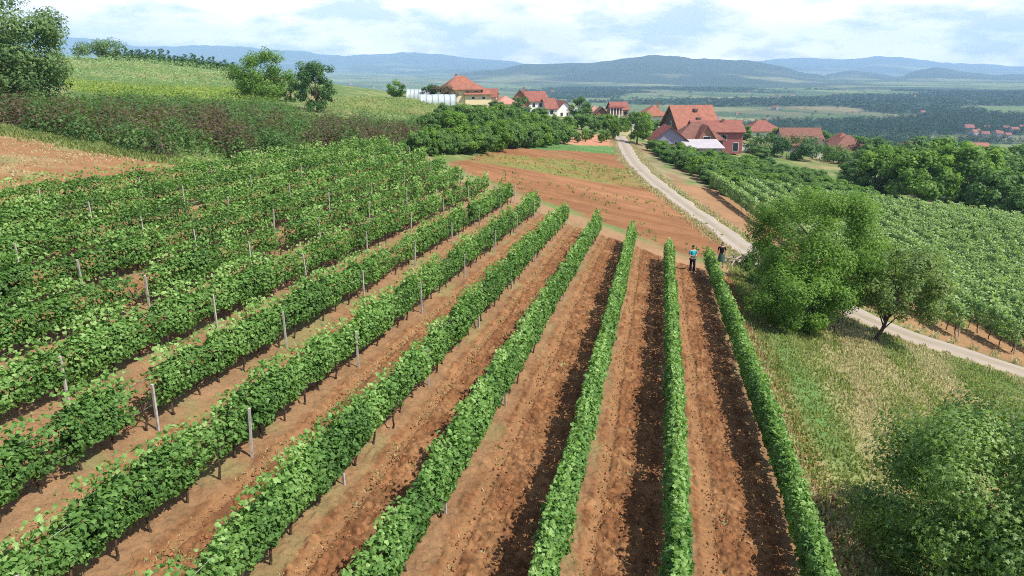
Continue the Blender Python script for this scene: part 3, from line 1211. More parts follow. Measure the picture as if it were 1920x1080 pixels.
def tree(meshes, loc, rz=0.0, sc=1.0, name='tree', label=None, cat='tree', group=None):
    root = empty(name, loc, rz, label, cat, group)
    root.scale = (sc, sc, sc) if not hasattr(sc, '__len__') else sc
    mobj('trunk', meshes[0], None, root)
    mobj('crown', meshes[1], None, root)
    return root


def gp(px, py):
    p = at(px, py)
    return (float(p[0]), float(p[1]), float(p[2]) - .03)


def onY(px, Y):
    x = (px - 960) / FPX
    P = None
    # x/y is constant along an image column only for one row: iterate on the ground height
    z = -12.0
    for _ in range(25):
        d = Y * cos(PITCH) - z * sin(PITCH)
        X = x * d
        z = float(H(X, Y)[0])
    return (X, Y, z - .03)


def px_per_m(loc):
    return FPX / depth(np.array(loc))


def TREE(seed, px, Y, hpx, wpx, mat, nleaf, label, name='tree', group=None, nclump=40, base=None, shape=SPRAY, skirt=.0, fork=.3, low=.12, leafk=1.0, lean=(0, 0), clump_r=.32):
    """a tree of its own, hpx by wpx pixels in the photograph"""
    loc = onY(px, Y)
    s = px_per_m(loc)
    h = hpx / s
    cr = wpx / s / 2
    cz = h * (.5 + low / 2)
    chh = h * (.5 - low / 2) * .95
    area = cr * chh * 4 * pi * .8
    leaf = min(max(.13, sqrt(area * 6.0 / nleaf)), .9) * leafk
    return tree(tree_parts(seed, h, cr * .92, cz, chh * .92, max(.05, h * .022), nclump, nleaf, leaf, mat, shape, lean, clump_r, fork, skirt=skirt), loc, 0, 1, name, label, 'tree' if 'tree' in name else 'shrub', group)


# the two trees by the road
TREE(1, 1522, 38.0, 262, 250, 'walnut', 60000, 'large bright green tree beside the bend of the dirt road', nclump=110, low=.02, skirt=.15, fork=.25, clump_r=.25)
TREE(2, 1490, 34.6, 126, 180, 'walnut', 22000, 'low round bright green shrub in front of the large roadside tree', 'shrub', nclump=42, low=.0, clump_r=.30)
TREE(3, 1640, 35.0, 178, 190, 'sparse', 11000, 'small sparse dull tree with bare dark limbs leaning over the dirt road', nclump=60, low=.20, fork=.12, lean=(1.25, .4), clump_r=.26)
TREE(4, 1425, 43.5, 92, 80, 'tree', 4500, 'dark green shrub at the end of the meadow, left of the large tree', 'shrub', nclump=26, low=.0)
# near tree at the lower right
b_ = (11.8, 14.6)
tree(tree_parts(5, 5.0, 3.15, 2.5, 2.35, .13, 120, 52000, .12, 'near_tree', SPRAY, (0, 0), .25, .2, skirt=.15), (b_[0], b_[1], float(H(*b_)[0])), 0, 1, 'tree', 'dark green leafy tree nearest the camera, on the dry meadow', 'tree')
b_ = (15.4, 15.5)
tree(tree_parts(6, 3.9, 2.2, 2.0, 1.8, .11, 60, 19000, .13, 'tree', SPRAY, (0, 0), .27, .2, skirt=.15), (b_[0], b_[1], float(H(*b_)[0])), 0, 1, 'tree', 'leafy tree partly out of the picture beside the dark near tree', 'tree')
# hill trees on the left
TREE(7, 38, 74, 212, 205, 'grey_tree', 30000, 'big grey green tree at the left edge on the hill', nclump=130, low=-.04, skirt=.2, fork=.15, leafk=1.3, clump_r=.30)
TREE(8, 490, 118, 90, 112, 'walnut', 12000, 'round bright green tree on the hillside, left of the slim dark tree', nclump=60, low=-.06, skirt=.1, fork=.15)
TREE(9, 596, 108, 100, 76, 'dark_tree', 9000, 'slim dark tree standing just above the purple shrubs', nclump=56, low=-.06, skirt=.1, fork=.15)
TREE(10, 745, 165, 36, 46, 'walnut', 2500, 'small yellow green tree beside the white greenhouse', nclump=22, low=.05)
TREE(11, 186, 190, 36, 88, 'grey_tree', 3500, 'wide dull bush on the crest of the hill beside the saplings', 'bush', nclump=30, low=.0)
TREE(12, 546, 122, 40, 50, 'grey_tree', 1800, 'small bush between the round bright tree and the slim dark tree', 'bush', nclump=16, low=.0)
TREE(13, 828, 178, 34, 56, 'purple', 2200, 'dark brownish tree in front of the yellow house', nclump=22, low=.1)
TREE(14, 808, 180, 30, 34, 'dark_tree', 1600, 'dark green tree left of the brownish one before the yellow house', nclump=18, low=.1)
TREE(15, 1194, 148, 64, 62, 'walnut', 5000, 'round green tree beside the dirt road before the farmhouse', nclump=34, low=.12)
TREE(16, 1085, 215, 44, 46, 'tree', 2400, 'green tree behind the white utility pole', nclump=24, low=.05)
TREE(17, 975, 195, 36, 50, 'dark_tree', 2000, 'dark green tree in front of the white house with a red roof', nclump=20, low=.0)
TREE(18, 128, 50.5, 26, 26, 'grey_tree', 900, 'small lone grey bush on the bare brown field', 'bush', nclump=12, low=.0)
TREE(19, 1440, 168, 40, 74, 'dark_tree', 2600, 'dark bushy tree beside the burgundy walled farmhouse', nclump=24, low=.0)
TREE(20, 1500, 166, 44, 80, 'dark_tree', 2600, 'dark tree below the brown roofed house', nclump=24, low=.0)
TREE(21, 1562, 168, 34, 70, 'tree', 2200, 'tree in front of the brown hip roofed house at the village edge', nclump=20, low=.0)
TREE(22, 1628, 172, 52, 70, 'dark_tree', 2600, 'dark tree to the right of the brown hip roofed house', nclump=24, low=.0)

# thickets: a few model trees, copied
KIND = []
for q, (mat, n) in enumerate([('walnut', 5600), ('tree', 5600), ('walnut', 5400), ('tree', 5400), ('tree', 5400)]):
    KIND.append(tree_parts(60 + q, 5.0, 2.4, 2.3, 2.45, .10, 52, n, .36, mat, SPRAY, (0, 0), .30, .18, skirt=.15))
_first = {}


def KT(kind, px, Y, hpx, wpx, label, group, name='tree'):
    loc = onY(px, Y)
    s = px_per_m(loc)
    if group and 'trees of the thicket' in group:
        hpx, wpx = hpx * .72, wpx * .68
    sz = hpx / s / 5.0
    sx = wpx / s / 5.0
    rz = random.uniform(0, 6.28)
    if kind not in _first:
        _first[kind] = tree(KIND[kind], loc, rz, (sx, sx, sz), name, label, 'tree', group)
        return _first[kind]
    r = dup(_first[kind], loc, rz, (sx, sx, sz), label, group)
    r.name = name
    r['category'] = name
    if group is None and 'group' in r:
        del r['group']
    return r


for i, (px, Y, h_, w_, kd) in enumerate([(815, 78, 66, 88, 1), (872, 84, 78, 92, 2), (930, 92, 82, 84, 0), (985, 102, 72, 78, 1), (905, 104, 80, 90, 3), (850, 100, 72, 84, 0),
                                         (960, 116, 78, 76, 4), (1018, 118, 58, 62, 3), (800, 96, 62, 70, 3), (1045, 132, 42, 48, 1), (1000, 140, 52, 56, 4), (885, 126, 64, 70, 1),
                                         (835, 122, 56, 66, 3), (940, 140, 60, 60, 2)]):
    KT((kd + 1) % 5, px + 24, Y + 6, h_ * .9, w_, 'leafy green tree in the thicket above the ploughed field', 'trees of the thicket above the ploughed field')
    KT(kd, px, Y, h_, w_, 'leafy green tree in the thicket above the ploughed field', 'trees of the thicket above the ploughed field')
for i, px in enumerate(np.linspace(793, 1058, 22)):
    p = at(px + random.gauss(0, 5), float(np.interp(px, [790, 860, 930, 1060], [291, 289, 279, 269])) + random.gauss(0, 2))
    KT(random.choice((0, 1, 2, 3, 4)), float(960 + FPX * p[0] / depth(p)), float(p[1]), random.uniform(36, 56), random.uniform(36, 52), 'low green bush at the foot of the thicket', 'bushes at the foot of the thicket', 'bush')
for i, (px, Y, h_, w_, kd) in enumerate([(1660, 118, 90, 100, 0), (1720, 112, 100, 110, 2), (1790, 120, 112, 120, 0), (1850, 128, 96, 110, 3), (1915, 124, 110, 120, 1), (1700, 138, 88, 96, 3),
                                         (1760, 142, 92, 100, 2), (1830, 146, 88, 100, 1), (1900, 150, 84, 100, 3), (1640, 140, 72, 80, 1), (1960, 140, 100, 110, 2), (1600, 122, 52, 70, 3), (1990, 115, 100, 110, 1), (2050, 130, 100, 110, 3)]):
    KT(kd, px, Y, h_, w_, 'leafy green tree in the grove at the right edge', 'trees of the grove at the right edge')
KT(4, 1868, 104, 98, 112, 'darkest tree of the right hand grove, beside the pale field', None)
KT(4, 1925, 98, 88, 90, 'dark tree cut by the right edge below the grove', None)
for i, (px, Y, h_, w_) in enumerate([(1083, 148, 22, 14), (1097, 152, 24, 16), (1108, 146, 20, 12), (1128, 150, 25, 14), (1136, 157, 24, 18), (1152, 149, 40, 18), (1116, 162, 30, 26), (1065, 158, 28, 30), (1090, 168, 34, 40), (1140, 172, 36, 30), (1158, 164, 40, 22)]):
    KT(i % 2 + 1, px, Y if i > 5 else float(at(px, 268 - (i % 3) * 3)[1]), h_, w_, 'small fruit tree on the red earth plot above the ploughed field', 'fruit trees on the red earth plot')
for i, (px, Y, h_, w_, kd) in enumerate([(1066, 236, 26, 30, 1), (1098, 228, 24, 30, 3), (1140, 208, 20, 34, 0), (1118, 205, 18, 32, 1), (1186, 196, 34, 30, 4), (1232, 190, 30, 30, 1), (930, 188, 22, 34, 3),
                                         (1012, 200, 22, 34, 1), (1392, 205, 26, 40, 4), (1462, 214, 30, 40, 1), (1546, 214, 32, 40, 3), (1612, 206, 34, 44, 0), (1376, 240, 22, 36, 1), (1650, 230, 30, 44, 4), (1420, 160, 24, 44, 3)]):
    KT(kd, px, Y, h_, w_, 'green garden tree among the village houses', 'garden trees among the village houses')
# orchard rows between the farm and the right hand vineyard
n_ = 0
for row in range(7):
    for q in range(15):
        x = 27.5 + row * 3.6 + random.gauss(0, .35)
        y = 88 + row * 1.2 + q * 4.1 + random.gauss(0, .5)
        if y > 139 - row * 2 or (row > 4 and y > 140):
            continue
        kd = (1, 3, 4, 1, 2)[random.randrange(5)]
        sx = random.uniform(.60, .85)
        loc = (x, y, float(H(x, y)[0]) - .03)
        dup(_first[kd], loc, random.uniform(0, 6.28), (sx, sx, random.uniform(.44, .60)), 'low fruit tree in the orchard rows below the farmhouse', 'fruit trees in the orchard below the farmhouse')

# saplings along the crest of the hill
sm, sc_ = tree_parts(90, 4.0, .42, 1.9, 2.1, .05, 26, 700, .30, 'dark_tree', NARROW, (0, 0), .8, .12)
sap = None
for i in range(30):
    px = 238 + i * 6.9 + random.gauss(0, 2)
    loc = onY(px, 200 + random.gauss(0, 3))
    hs = random.uniform(.55, 1.0) * (1.0 if i < 12 else .8)
    if sap is None:
        sap = tree((sm, sc_), loc, 0, (1.2, 1.2, hs), 'sapling', 'thin dark sapling in the line along the hill crest', 'sapling', 'saplings along the hill crest')
    else:
        dup(sap, loc, random.uniform(0, 6.28), (random.uniform(1, 1.8),) * 2 + (hs,))


# ------------------------------------------------------------------ shrub bands and hillside crops
def scatter_poly(poly, n, r):
    poly = np.asarray(poly)[:, :2]
    lo, hi = poly.min(0), poly.max(0)
    P = np.empty((0, 2))
    while len(P) < n:
        q = lo + r.random((n * 2, 2)) * (hi - lo)
        P = np.vstack([P, q[sdist(poly, q[:, 0], q[:, 1]) < 0]])
    return P[:n]


def shrub_mass(name, poly, n, size, height, nl, leaf, mat, label, seed, choose=None, shape=SPRAY, cat='shrubs'):
    r = np.random.default_rng(seed)
    P = scatter_poly(poly, n, r)
    if choose is not None:
        P = P[choose(P[:, 0], P[:, 1])]
    n = len(P)
    hs = height * r.uniform(.65, 1.25, n)
    ws = size * r.uniform(.7, 1.3, n)
    idx = np.repeat(np.arange(n), nl)
    d = unit(r.normal(size=(len(idx), 3)))
    d[:, 2] = np.abs(d[:, 2])
    q = .45 + .55 * r.random(len(idx)) ** .6
    lump = .75 + .5 * r.random(len(idx))
    X = P[idx, 0] + d[:, 0] * q * ws[idx]
    Y = P[idx, 1] + d[:, 1] * q * ws[idx]
    Zl = H(P[:, 0], P[:, 1])[idx] + d[:, 2] * q * hs[idx] * lump + .05
    N = d * .8 + np.array([0, 0, .5]) + r.normal(0, .4, d.shape)
    tone = r.normal(0, .13, n)
    v = np.clip(.45 + tone[idx] + r.normal(0, .17, len(idx)), 0, 1)
    o = mobj(name, leaf_mesh(name, [leaves(np.stack([X, Y, Zl], 1), N, leaf * r.uniform(.6, 1.3, len(idx)), v, shape, r)]), M[mat])
    return tag(o, label, cat, kind='stuff')


HF = [(-160, 216), (-60, 231), (0, 240), (100, 258), (200, 279), (300, 300), (400, 304), (500, 298), (600, 290), (700, 281), (790, 288)]
HB = [(800, 243), (700, 236), (600, 236), (450, 234), (300, 231), (150, 226), (0, 221), (-160, 206)]
band = np.vstack([ats(HF), ats(HB)])
front = ats(HF)


def purple_here(x, y):
    d = pdist(front, x, y)
    return (d < 19 * (.35 + fbm(x / 9, y / 9, 3, 91))) & (fbm(x / 5 + 4, y / 5, 3, 93) > .40) & (d > 1.2 * fbm(x / 3, y / 3, 2, 97))


shrub_mass('purple_shrubbery', band, 520, 1.3, 2.2, 150, .27, 'purple', 'band of brownish purple shrubs along the top of the vineyard', 21, purple_here)
shrub_mass('green_shrubbery', band, 620, 1.3, 2.2, 150, .27, 'shrub', 'green shrubs behind and among the brownish purple ones', 22, lambda x, y: ~purple_here(x, y))
b2 = np.vstack([ats([(-160, 212), (0, 222), (150, 226), (300, 229), (450, 232), (560, 236)]), ats([(540, 205), (400, 200), (250, 198), (120, 200), (-160, 196)])])
shrub_mass('hillside_shrubbery', b2, 420, 1.5, 1.7, 110, .30, 'shrub', 'green shrubs on the hillside below the yellow green crop', 23)


def crop(name, poly, spacing, az, height, width, per_m, leaf, mat, label, seed, cat='crop'):
    """leafy crop in rows; nobody could count the plants"""
    r = np.random.default_rng(seed)
    poly = np.asarray(poly)[:, :2]
    c0 = poly.mean(0)
    d = np.array([sin(az), cos(az)])
    nn = np.array([cos(az), -sin(az)])
    ext = np.abs((poly - c0) @ d).max(), np.abs((poly - c0) @ nn).max()
    P = []
    for a in np.arange(-ext[1], ext[1], spacing):
        m = int(2 * ext[0] * per_m)
        t = r.uniform(-ext[0], ext[0], m)
        P.append(c0 + d * t[:, None] + nn * (a + r.normal(0, width * .5, m))[:, None])
    P = np.vstack(P)
    P = P[sdist(poly, P[:, 0], P[:, 1]) < 0]
    n = len(P)
    z = H(P[:, 0], P[:, 1]) + height * (.2 + .8 * r.random(n)) * (.8 + .4 * fbm(P[:, 0] / 3, P[:, 1] / 3, 3, seed))
    N = r.normal(0, .6, (n, 3)) + np.array([.2, -.3, .7])
    v = np.clip(.45 + r.normal(0, .17, n) + .5 * (fbm(P[:, 0] / 8, P[:, 1] / 8, 3, seed + 2) - .5), 0, 1)
    o = mobj(name, leaf_mesh(name, [leaves(np.column_stack([P, z]), N, leaf * r.uniform(.6, 1.3, n), v, SPRAY, r)]), M[mat])
    return tag(o, label, cat, kind='stuff')


shrub_mass('crest_shrubbery', np.array([onY(q, 194) for q in (196, 300, 445)] + [onY(q, 202) for q in (445, 300, 196)]), 200, 1.3, 1.9, 110, .34, 'dark_tree', 'dark shrubs along the crest of the hill under the saplings', 27)
crop('hillside_vines', ats([(125, 113), (250, 117), (430, 139), (450, 166), (330, 166), (200, 158), (118, 150)]), 3.4, radians(76), 1.6, .5, 14, .36, 'vine_right', 'pale green vines on the hill below the saplings', 31, 'vines')
crop('yellow_green_crop', ats([(118, 152), (200, 160), (330, 168), (450, 168), (530, 180), (520, 200), (400, 202), (250, 190), (200, 185), (125, 172)]), 1.6, radians(70), .8, .9, 10, .36, 'yellow_green', 'yellow green crop on the hillside above the shrubs', 32)
crop('hillside_grass', ats([(620, 196), (640, 182), (780, 190), (900, 200), (800, 220), (700, 215), (600, 210)]), 1.2, radians(80), .5, .8, 5, .38, 'grass', 'rough grass between the shrubs and the white greenhouse', 33, 'grass')
crop('potato_crop', ats([(895, 300), (940, 290), (1100, 304), (1180, 322), (1215, 344), (1120, 342), (1000, 322)]), 1.0, radians(80), .22, .16, 2.6, .26, 'yellow_green', 'thin line of young crop across the ploughed field', 34)


# ------------------------------------------------------------------ vineyard right of the road
RAZ = radians(2.0)


def right_row(k):
    x0 = 24.3 + 2.35 * k
    y1 = 91.0 + k * .35
    # rows start at the road verge
    y0 = 60.0
    for yy in np.arange(30, 70, .5):
        xx = x0 + (yy - 60) * math.tan(RAZ)
        d = float(pdist(ROAD, np.array([xx]), np.array([yy]))[0])
        rx = np.interp(yy, ROAD[::-1, 1], ROAD[::-1, 0])
        if xx > rx and d > 3.6:
            y0 = yy
            break
    if k >= 12:
        y0 = max(y0, 44 + (k - 12) * 2.2)

    def rp(s, lat):
        return x0 + (s - 60) * math.tan(RAZ) + lat, s + lat * 0
    x, y = rp(np.array([y0]), np.array([0.0]))
    lab = 'vine row right of the road, first beside its verge' if k == 0 else '%s vine row to the right of the dirt road' % ORD[k]
    root = empty('vine_row', (float(x[0]), float(y[0]), float(H(x, y)[0])), 0, lab, 'vine row', 'vine rows of the vineyard right of the road')
    inv = np.array(root.location)
    C, N, sz, v, s = vine_foliage(rp, y0, y1, lambda s: np.interp(s, [30, 50, 90], [520, 400, 260]), lambda s: np.interp(s, [30, 50, 90], [.165, .185, .23]), 1.05, .55, 1.95, .29, 600 + k, ragged=.18)
    a, b, c = leaves(C, N, sz, v, QUAD)
    mobj('foliage', leaf_mesh('vine_foliage', [(a - inv, b, c)]), M['vine_right'], root)
    for s_ in np.arange(y0 + .1, y1, 5.0):
        x, y = rp(np.array([s_]), np.array([0.0]))
        o = bpy.data.objects.new('post', POST_ME)
        link(o, root)
        o.location = (x[0] - inv[0], y[0] - inv[1], float(H(x, y)[0]) - inv[2])
        o.rotation_euler = (random.gauss(0, .03), random.gauss(0, .03), 0)
    if k < 6:
        for s_ in np.arange(y0 + .4, min(y1, y0 + 24), 1.05):
            x, y = rp(np.array([s_]), np.array([0.0]))
            o = bpy.data.objects.new('trunk', random.choice(TRUNKS))
            link(o, root)
            o.location = (x[0] - inv[0], y[0] - inv[1], float(H(x, y)[0]) - inv[2])
            o.rotation_euler = (0, 0, random.choice((0, pi)))


for k in range(20):
    right_row(k)


# ------------------------------------------------------------------ grass and weeds
def blades(name, P, hgt, mat, label, seed, cat='grass', lean=.5, w=.035, per=1):
    r = np.random.default_rng(seed)
    P = np.repeat(P, per, 0) + r.normal(0, .11, (len(P) * per, 2))
    n = len(P)
    z = H(P[:, 0], P[:, 1]) + .02
    h = hgt * r.uniform(.5, 1.4, n)
    a = r.uniform(0, 2 * pi, n)
    l = r.uniform(.1, 1, n) * lean
    t = np.stack([np.cos(a), np.sin(a)], 1)
    side = np.stack([-np.sin(a), np.cos(a)], 1) * (w * r.uniform(.6, 1.4, n))[:, None]
    b0 = np.column_stack([P - side, z])
    b1 = np.column_stack([P + side, z])
    m0 = np.column_stack([P - side * .7 + t * (h * l * .4)[:, None], z + h * .6])
    m1 = np.column_stack([P + side * .7 + t * (h * l * .4)[:, None], z + h * .6])
    tp = np.column_stack([P + t * (h * l)[:, None], z + h * (1 - .3 * l)])
    V = np.stack([b0, b1, m1, m0, tp], 1).reshape(-1, 3)
    i = np.arange(n)[:, None] * 5
    f4 = i + np.array([[0, 1, 2, 3]])
    f3 = i + np.array([[3, 2, 4]])
    v = np.clip(.5 + r.normal(0, .2, n) + .6 * (fbm(P[:, 0] / 2, P[:, 1] / 2, 3, seed) - .5), 0, 1)
    o = mobj(name, npmesh(name, V, [f4, f3], {'v': np.concatenate([v, v])}), M[mat])
    return tag(o, label, cat, kind='stuff')


def gen_grass():
    r = np.random.default_rng(5)
    P = np.column_stack([r.uniform(3, 31, 120000), r.uniform(6, 60, 120000)])
    o = P @ RN
    s = P @ RD
    ok = (o < -4.3) & (P[:, 0] < np.interp(P[:, 1], ROAD[::-1, 1], ROAD[::-1, 0])) & (pdist(ROAD, P[:, 0], P[:, 1]) > 1.7) & (s < 60)
    P, o, s = P[ok], o[ok], s[ok]
    n = fbm(o / 1.5 + 5, s / 8 + .35 * o, 5, 31, .62)
    g = (r.random(len(n)) < sstep(.34, .62, n)) | ((np.abs(o + 5.7) < 1.1) & (s > 20) & (s < 37))
    blades('dry_grass', P[~g], .16, 'dry', 'dry straw coloured grass on the meadow', 6, per=2)
    blades('green_grass', P[g], .17, 'grass', 'green grass growing in streaks on the meadow', 7, per=2)
    # weeds under the vines
    Q = []
    for k in range(NROW):
        m = int((ROW_END[k] - 6) * (45 if k < 4 else 75))
        s = r.uniform(6, ROW_END[k], m)
        o = ROW0 + ROWD * k - bend(ROW0 + ROWD * k, s) + r.normal(0, .26 if k < 4 else .60, m)
        keep = fbm(s / 1.5, o, 3, 70 + k) > .44
        Q.append(np.column_stack([o * RN[0] + s * RD[0], o * RN[1] + s * RD[1]])[keep])
    Q = np.vstack(Q)
    b = blades('dry_weeds', Q, .085, 'dry', 'dry pale weeds along the feet of the vines', 8, 'weeds', 1.6, .012, per=3)
    sel = r.random(len(Q)) < .25
    blades('green_weeds', Q[sel] + r.normal(0, .15, (sel.sum(), 2)), .09, 'grass', 'green weeds scattered under the vines', 9, 'weeds', .9, .03, per=2)
    # verges of the fields and road
    i = r.integers(0, len(ROAD) - 1, 9000)
    sd_ = r.choice((-1, 1), 9000)
    T = np.gradient(ROAD, axis=0)
    T /= np.linalg.norm(T, axis=1)[:, None]
    Pn = ROAD[i] + np.stack([-T[i, 1], T[i, 0]], 1) * (sd_ * (1.5 + np.abs(r.normal(0, .5, 9000))))[:, None]
    blades('verge_grass', Pn, .22, 'dry', 'dry grass along both verges of the dirt road', 10, per=2, w=.05)
    Q2 = scatter_poly(Z['plough'], 1000, r)
    Q2 = Q2[fbm(Q2[:, 0] / 5, Q2[:, 1] / 5, 3, 61) > .52]
    blades('field_weeds', Q2, .22, 'grass', 'weeds coming up in the ploughed field', 14, 'weeds', per=5, w=.05)
    e = ats([(-200, 240), (0, 244), (100, 261), (200, 282), (345, 305)])
    L = smooth_line(e[:, :2], .3)
    L = L[r.integers(0, len(L), 7000)] + r.normal(0, .8, (7000, 2))
    blades('field_edge_grass', L, .28, 'grass', 'green grass between the bare field and the shrubs', 12, per=2, w=.06)
    B = scatter_poly(Z['bare'], 4200, r)
    B = B[fbm((B @ RN) / 1.6, (B @ RD) / 9, 4, 41) > .5]
    blades('stubble', B, .12, 'dry', 'pale dead stubble on the bare brown field', 13, per=2, w=.05)


gen_grass()


# clods of earth lying on the tilled strips
def clods():
    r = np.random.default_rng(15)
    n = 70000
    s = 7 + 48 * r.random(n) ** 1.35
    k = r.integers(-1, 10, n)
    o = ROW0 + ROWD * (k + np.clip(r.normal(.5, .17, n), .1, .9))
    o = o - bend(o, s)
    P = np.column_stack([o * RN[0] + s * RD[0], o * RN[1] + s * RD[1]])
    T = np.array([(1, 0, 0), (-1, 0, 0), (0, 1, 0), (0, -1, 0), (0, 0, 1), (0, 0, -1)], float)
    Fo = np.array([[0, 2, 4], [2, 1, 4], [1, 3, 4], [3, 0, 4], [2, 0, 5], [1, 2, 5], [3, 1, 5], [0, 3, 5]])
    sz = .016 + .040 * r.random(n) ** 2.5
    V = P[:, None, :].repeat(6, 1)
    V = np.concatenate([V, np.zeros((n, 6, 1))], 2)
    V[:, :, 2] = (H(P[:, 0], P[:, 1]) + .055)[:, None]
    V = V + T[None] * sz[:, None, None] * r.uniform(.6, 1.3, (n, 6, 1))
    ok = s < np.interp(o, END_O, ROW_END)
    V = V[ok]
    n = len(V)
    F_ = (Fo[None] + (np.arange(n) * 6)[:, None, None]).reshape(-1, 3)
    c = np.array([.25, .115, .050]) * r.uniform(.75, 1.4, (n, 1)) * np.ones((1, 3))
    tag(mobj('soil_clods', npmesh('soil_clods', V.reshape(-1, 3), F_, col=np.repeat(c, 6, 0)), M['soil']), 'loose clods of red brown earth between the vine rows', 'clods', kind='stuff')


clods()


# ------------------------------------------------------------------ far woods and villages in the valley
def far_woods():
    r = np.random.default_rng(41)
    parts_ = []
    for r0, r1, n, nl, lk, stray in ((270, 700, 5200, 90, .24, .03), (700, 1500, 24000, 22, .42, .012), (1500, 2800, 34000, 9, .6, .01)):
        R = np.sqrt(r.uniform(r0 ** 2, r1 ** 2, n))
        T = r.uniform(radians(-34), radians(40), n)
        X, Y = R * np.sin(T), R * np.cos(T)
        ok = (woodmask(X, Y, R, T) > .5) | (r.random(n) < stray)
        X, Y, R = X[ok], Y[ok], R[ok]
        n = len(X)
        h = r.uniform(4, 8.5, n) * (1 if r0 < 1500 else .8)
        w = r.uniform(3, 5.5, n) * (1 if r0 < 1500 else 1.7)
        if r0 >= 1500:
            kp = r.random(n) < .55
            X, Y, R, h, w = X[kp], Y[kp], R[kp], h[kp], w[kp]
            n = len(X)
        idx = np.repeat(np.arange(n), nl)
        d = unit(r.normal(size=(len(idx), 3)))
        q = (.5 + .5 * r.random(len(idx)))[:, None]
        z = H(X, Y)
        P = np.stack([X[idx], Y[idx], z[idx] + h[idx] * .5], 1) + d * q * np.stack([w[idx] * .7, w[idx] * .7, h[idx] * .5], 1)
        N = d * .35 + r.normal(0, .15, d.shape) + np.array([0, 0, .8])
        v = np.clip(.4 + r.normal(0, .07, n)[idx] + r.normal(0, .07, len(idx)), 0, 1)
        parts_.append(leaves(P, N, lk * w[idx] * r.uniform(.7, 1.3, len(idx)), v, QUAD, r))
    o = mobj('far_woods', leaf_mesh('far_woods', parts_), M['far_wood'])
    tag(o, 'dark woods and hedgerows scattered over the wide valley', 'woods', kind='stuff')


far_woods()


# ------------------------------------------------------------------ houses
def gable_walls(m, w, d, hw, rh, axis='x'):
    x, y = w / 2, d / 2
    if axis == 'x':
        m.poly([(-x, -y, 0), (x, -y, 0), (x, y, 0), (-x, y, 0), (-x, -y, hw), (x, -y, hw), (x, y, hw), (-x, y, hw), (-x, 0, hw + rh), (x, 0, hw + rh)],
               [(0, 1, 5, 4), (2, 3, 7, 6), (1, 2, 6, 9, 5), (3, 0, 4, 8, 7), (4, 5, 9, 8), (6, 7, 8, 9)])
    else:
        m.poly([(-x, -y, 0), (x, -y, 0), (x, y, 0), (-x, y, 0), (-x, -y, hw), (x, -y, hw), (x, y, hw), (-x, y, hw), (0, -y, hw + rh), (0, y, hw + rh)],
               [(0, 1, 5, 8, 4), (2, 3, 7, 9, 6), (1, 2, 6, 5), (3, 0, 4, 7), (5, 6, 9, 8), (7, 4, 8, 9)])


def gable_roof(m, w, d, hw, rh, ov, axis='x', th=.16):
    if axis == 'y':
        w, d = d, w
    x, y = w / 2 + ov, d / 2
    k = rh / y
    yo = y + ov
    zo = hw - ov * k + .05
    zr = hw + rh + .05
    P = []
    for a in (-x, x):
        P += [(a, -yo, zo), (a, 0, zr), (a, yo, zo), (a, yo, zo + th), (a, 0, zr + th), (a, -yo, zo + th)]
    if axis == 'y':
        P = [(-q[1], q[0], q[2]) for q in P]
    m.poly(P, [(0, 1, 4, 5)[::-1], (1, 2, 3, 4)[::-1], (6, 7, 10, 11), (7, 8, 9, 10), (5, 4, 10, 11), (4, 3, 9, 10), (0, 6, 7, 1), (1, 7, 8, 2), (0, 5, 11, 6), (2, 8, 9, 3)])


def hip_roof(m, w, d, hw, rh, ov, ridge_len=None, th=.16):
    x, y = w / 2 + ov, d / 2 + ov
    rl = max(0, (w - d) / 2) if ridge_len is None else ridge_len / 2
    z = hw
    if w >= d:
        r0, r1 = (-rl, 0, z + rh + th), (rl, 0, z + rh + th)
    else:
        rl = (d - w) / 2 if ridge_len is None else ridge_len / 2
        r0, r1 = (0, -rl, z + rh + th), (0, rl, z + rh + th)
    P = [(-x, -y, z), (x, -y, z), (x, y, z), (-x, y, z), (-x, -y, z + th), (x, -y, z + th), (x, y, z + th), (-x, y, z + th), r0, r1]
    F_ = [(0, 3, 2, 1), (0, 1, 5, 4), (1, 2, 6, 5), (2, 3, 7, 6), (3, 0, 4, 7)]
    if w >= d:
        F_ += [(4, 5, 9, 8), (5, 6, 9), (6, 7, 8, 9), (7, 4, 8)]
    else:
        F_ += [(4, 5, 8), (5, 6, 9, 8), (6, 7, 9), (7, 4, 8, 9)]
    m.poly(P, F_)


def shifted(fn, dx, dy, dz, rz=0.0):
    t = MB()
    fn(t)
    c, s = cos(rz), sin(rz)
    t.V = [(x * c - y * s + dx, x * s + y * c + dy, z + dz) for x, y, z in t.V]
    return t


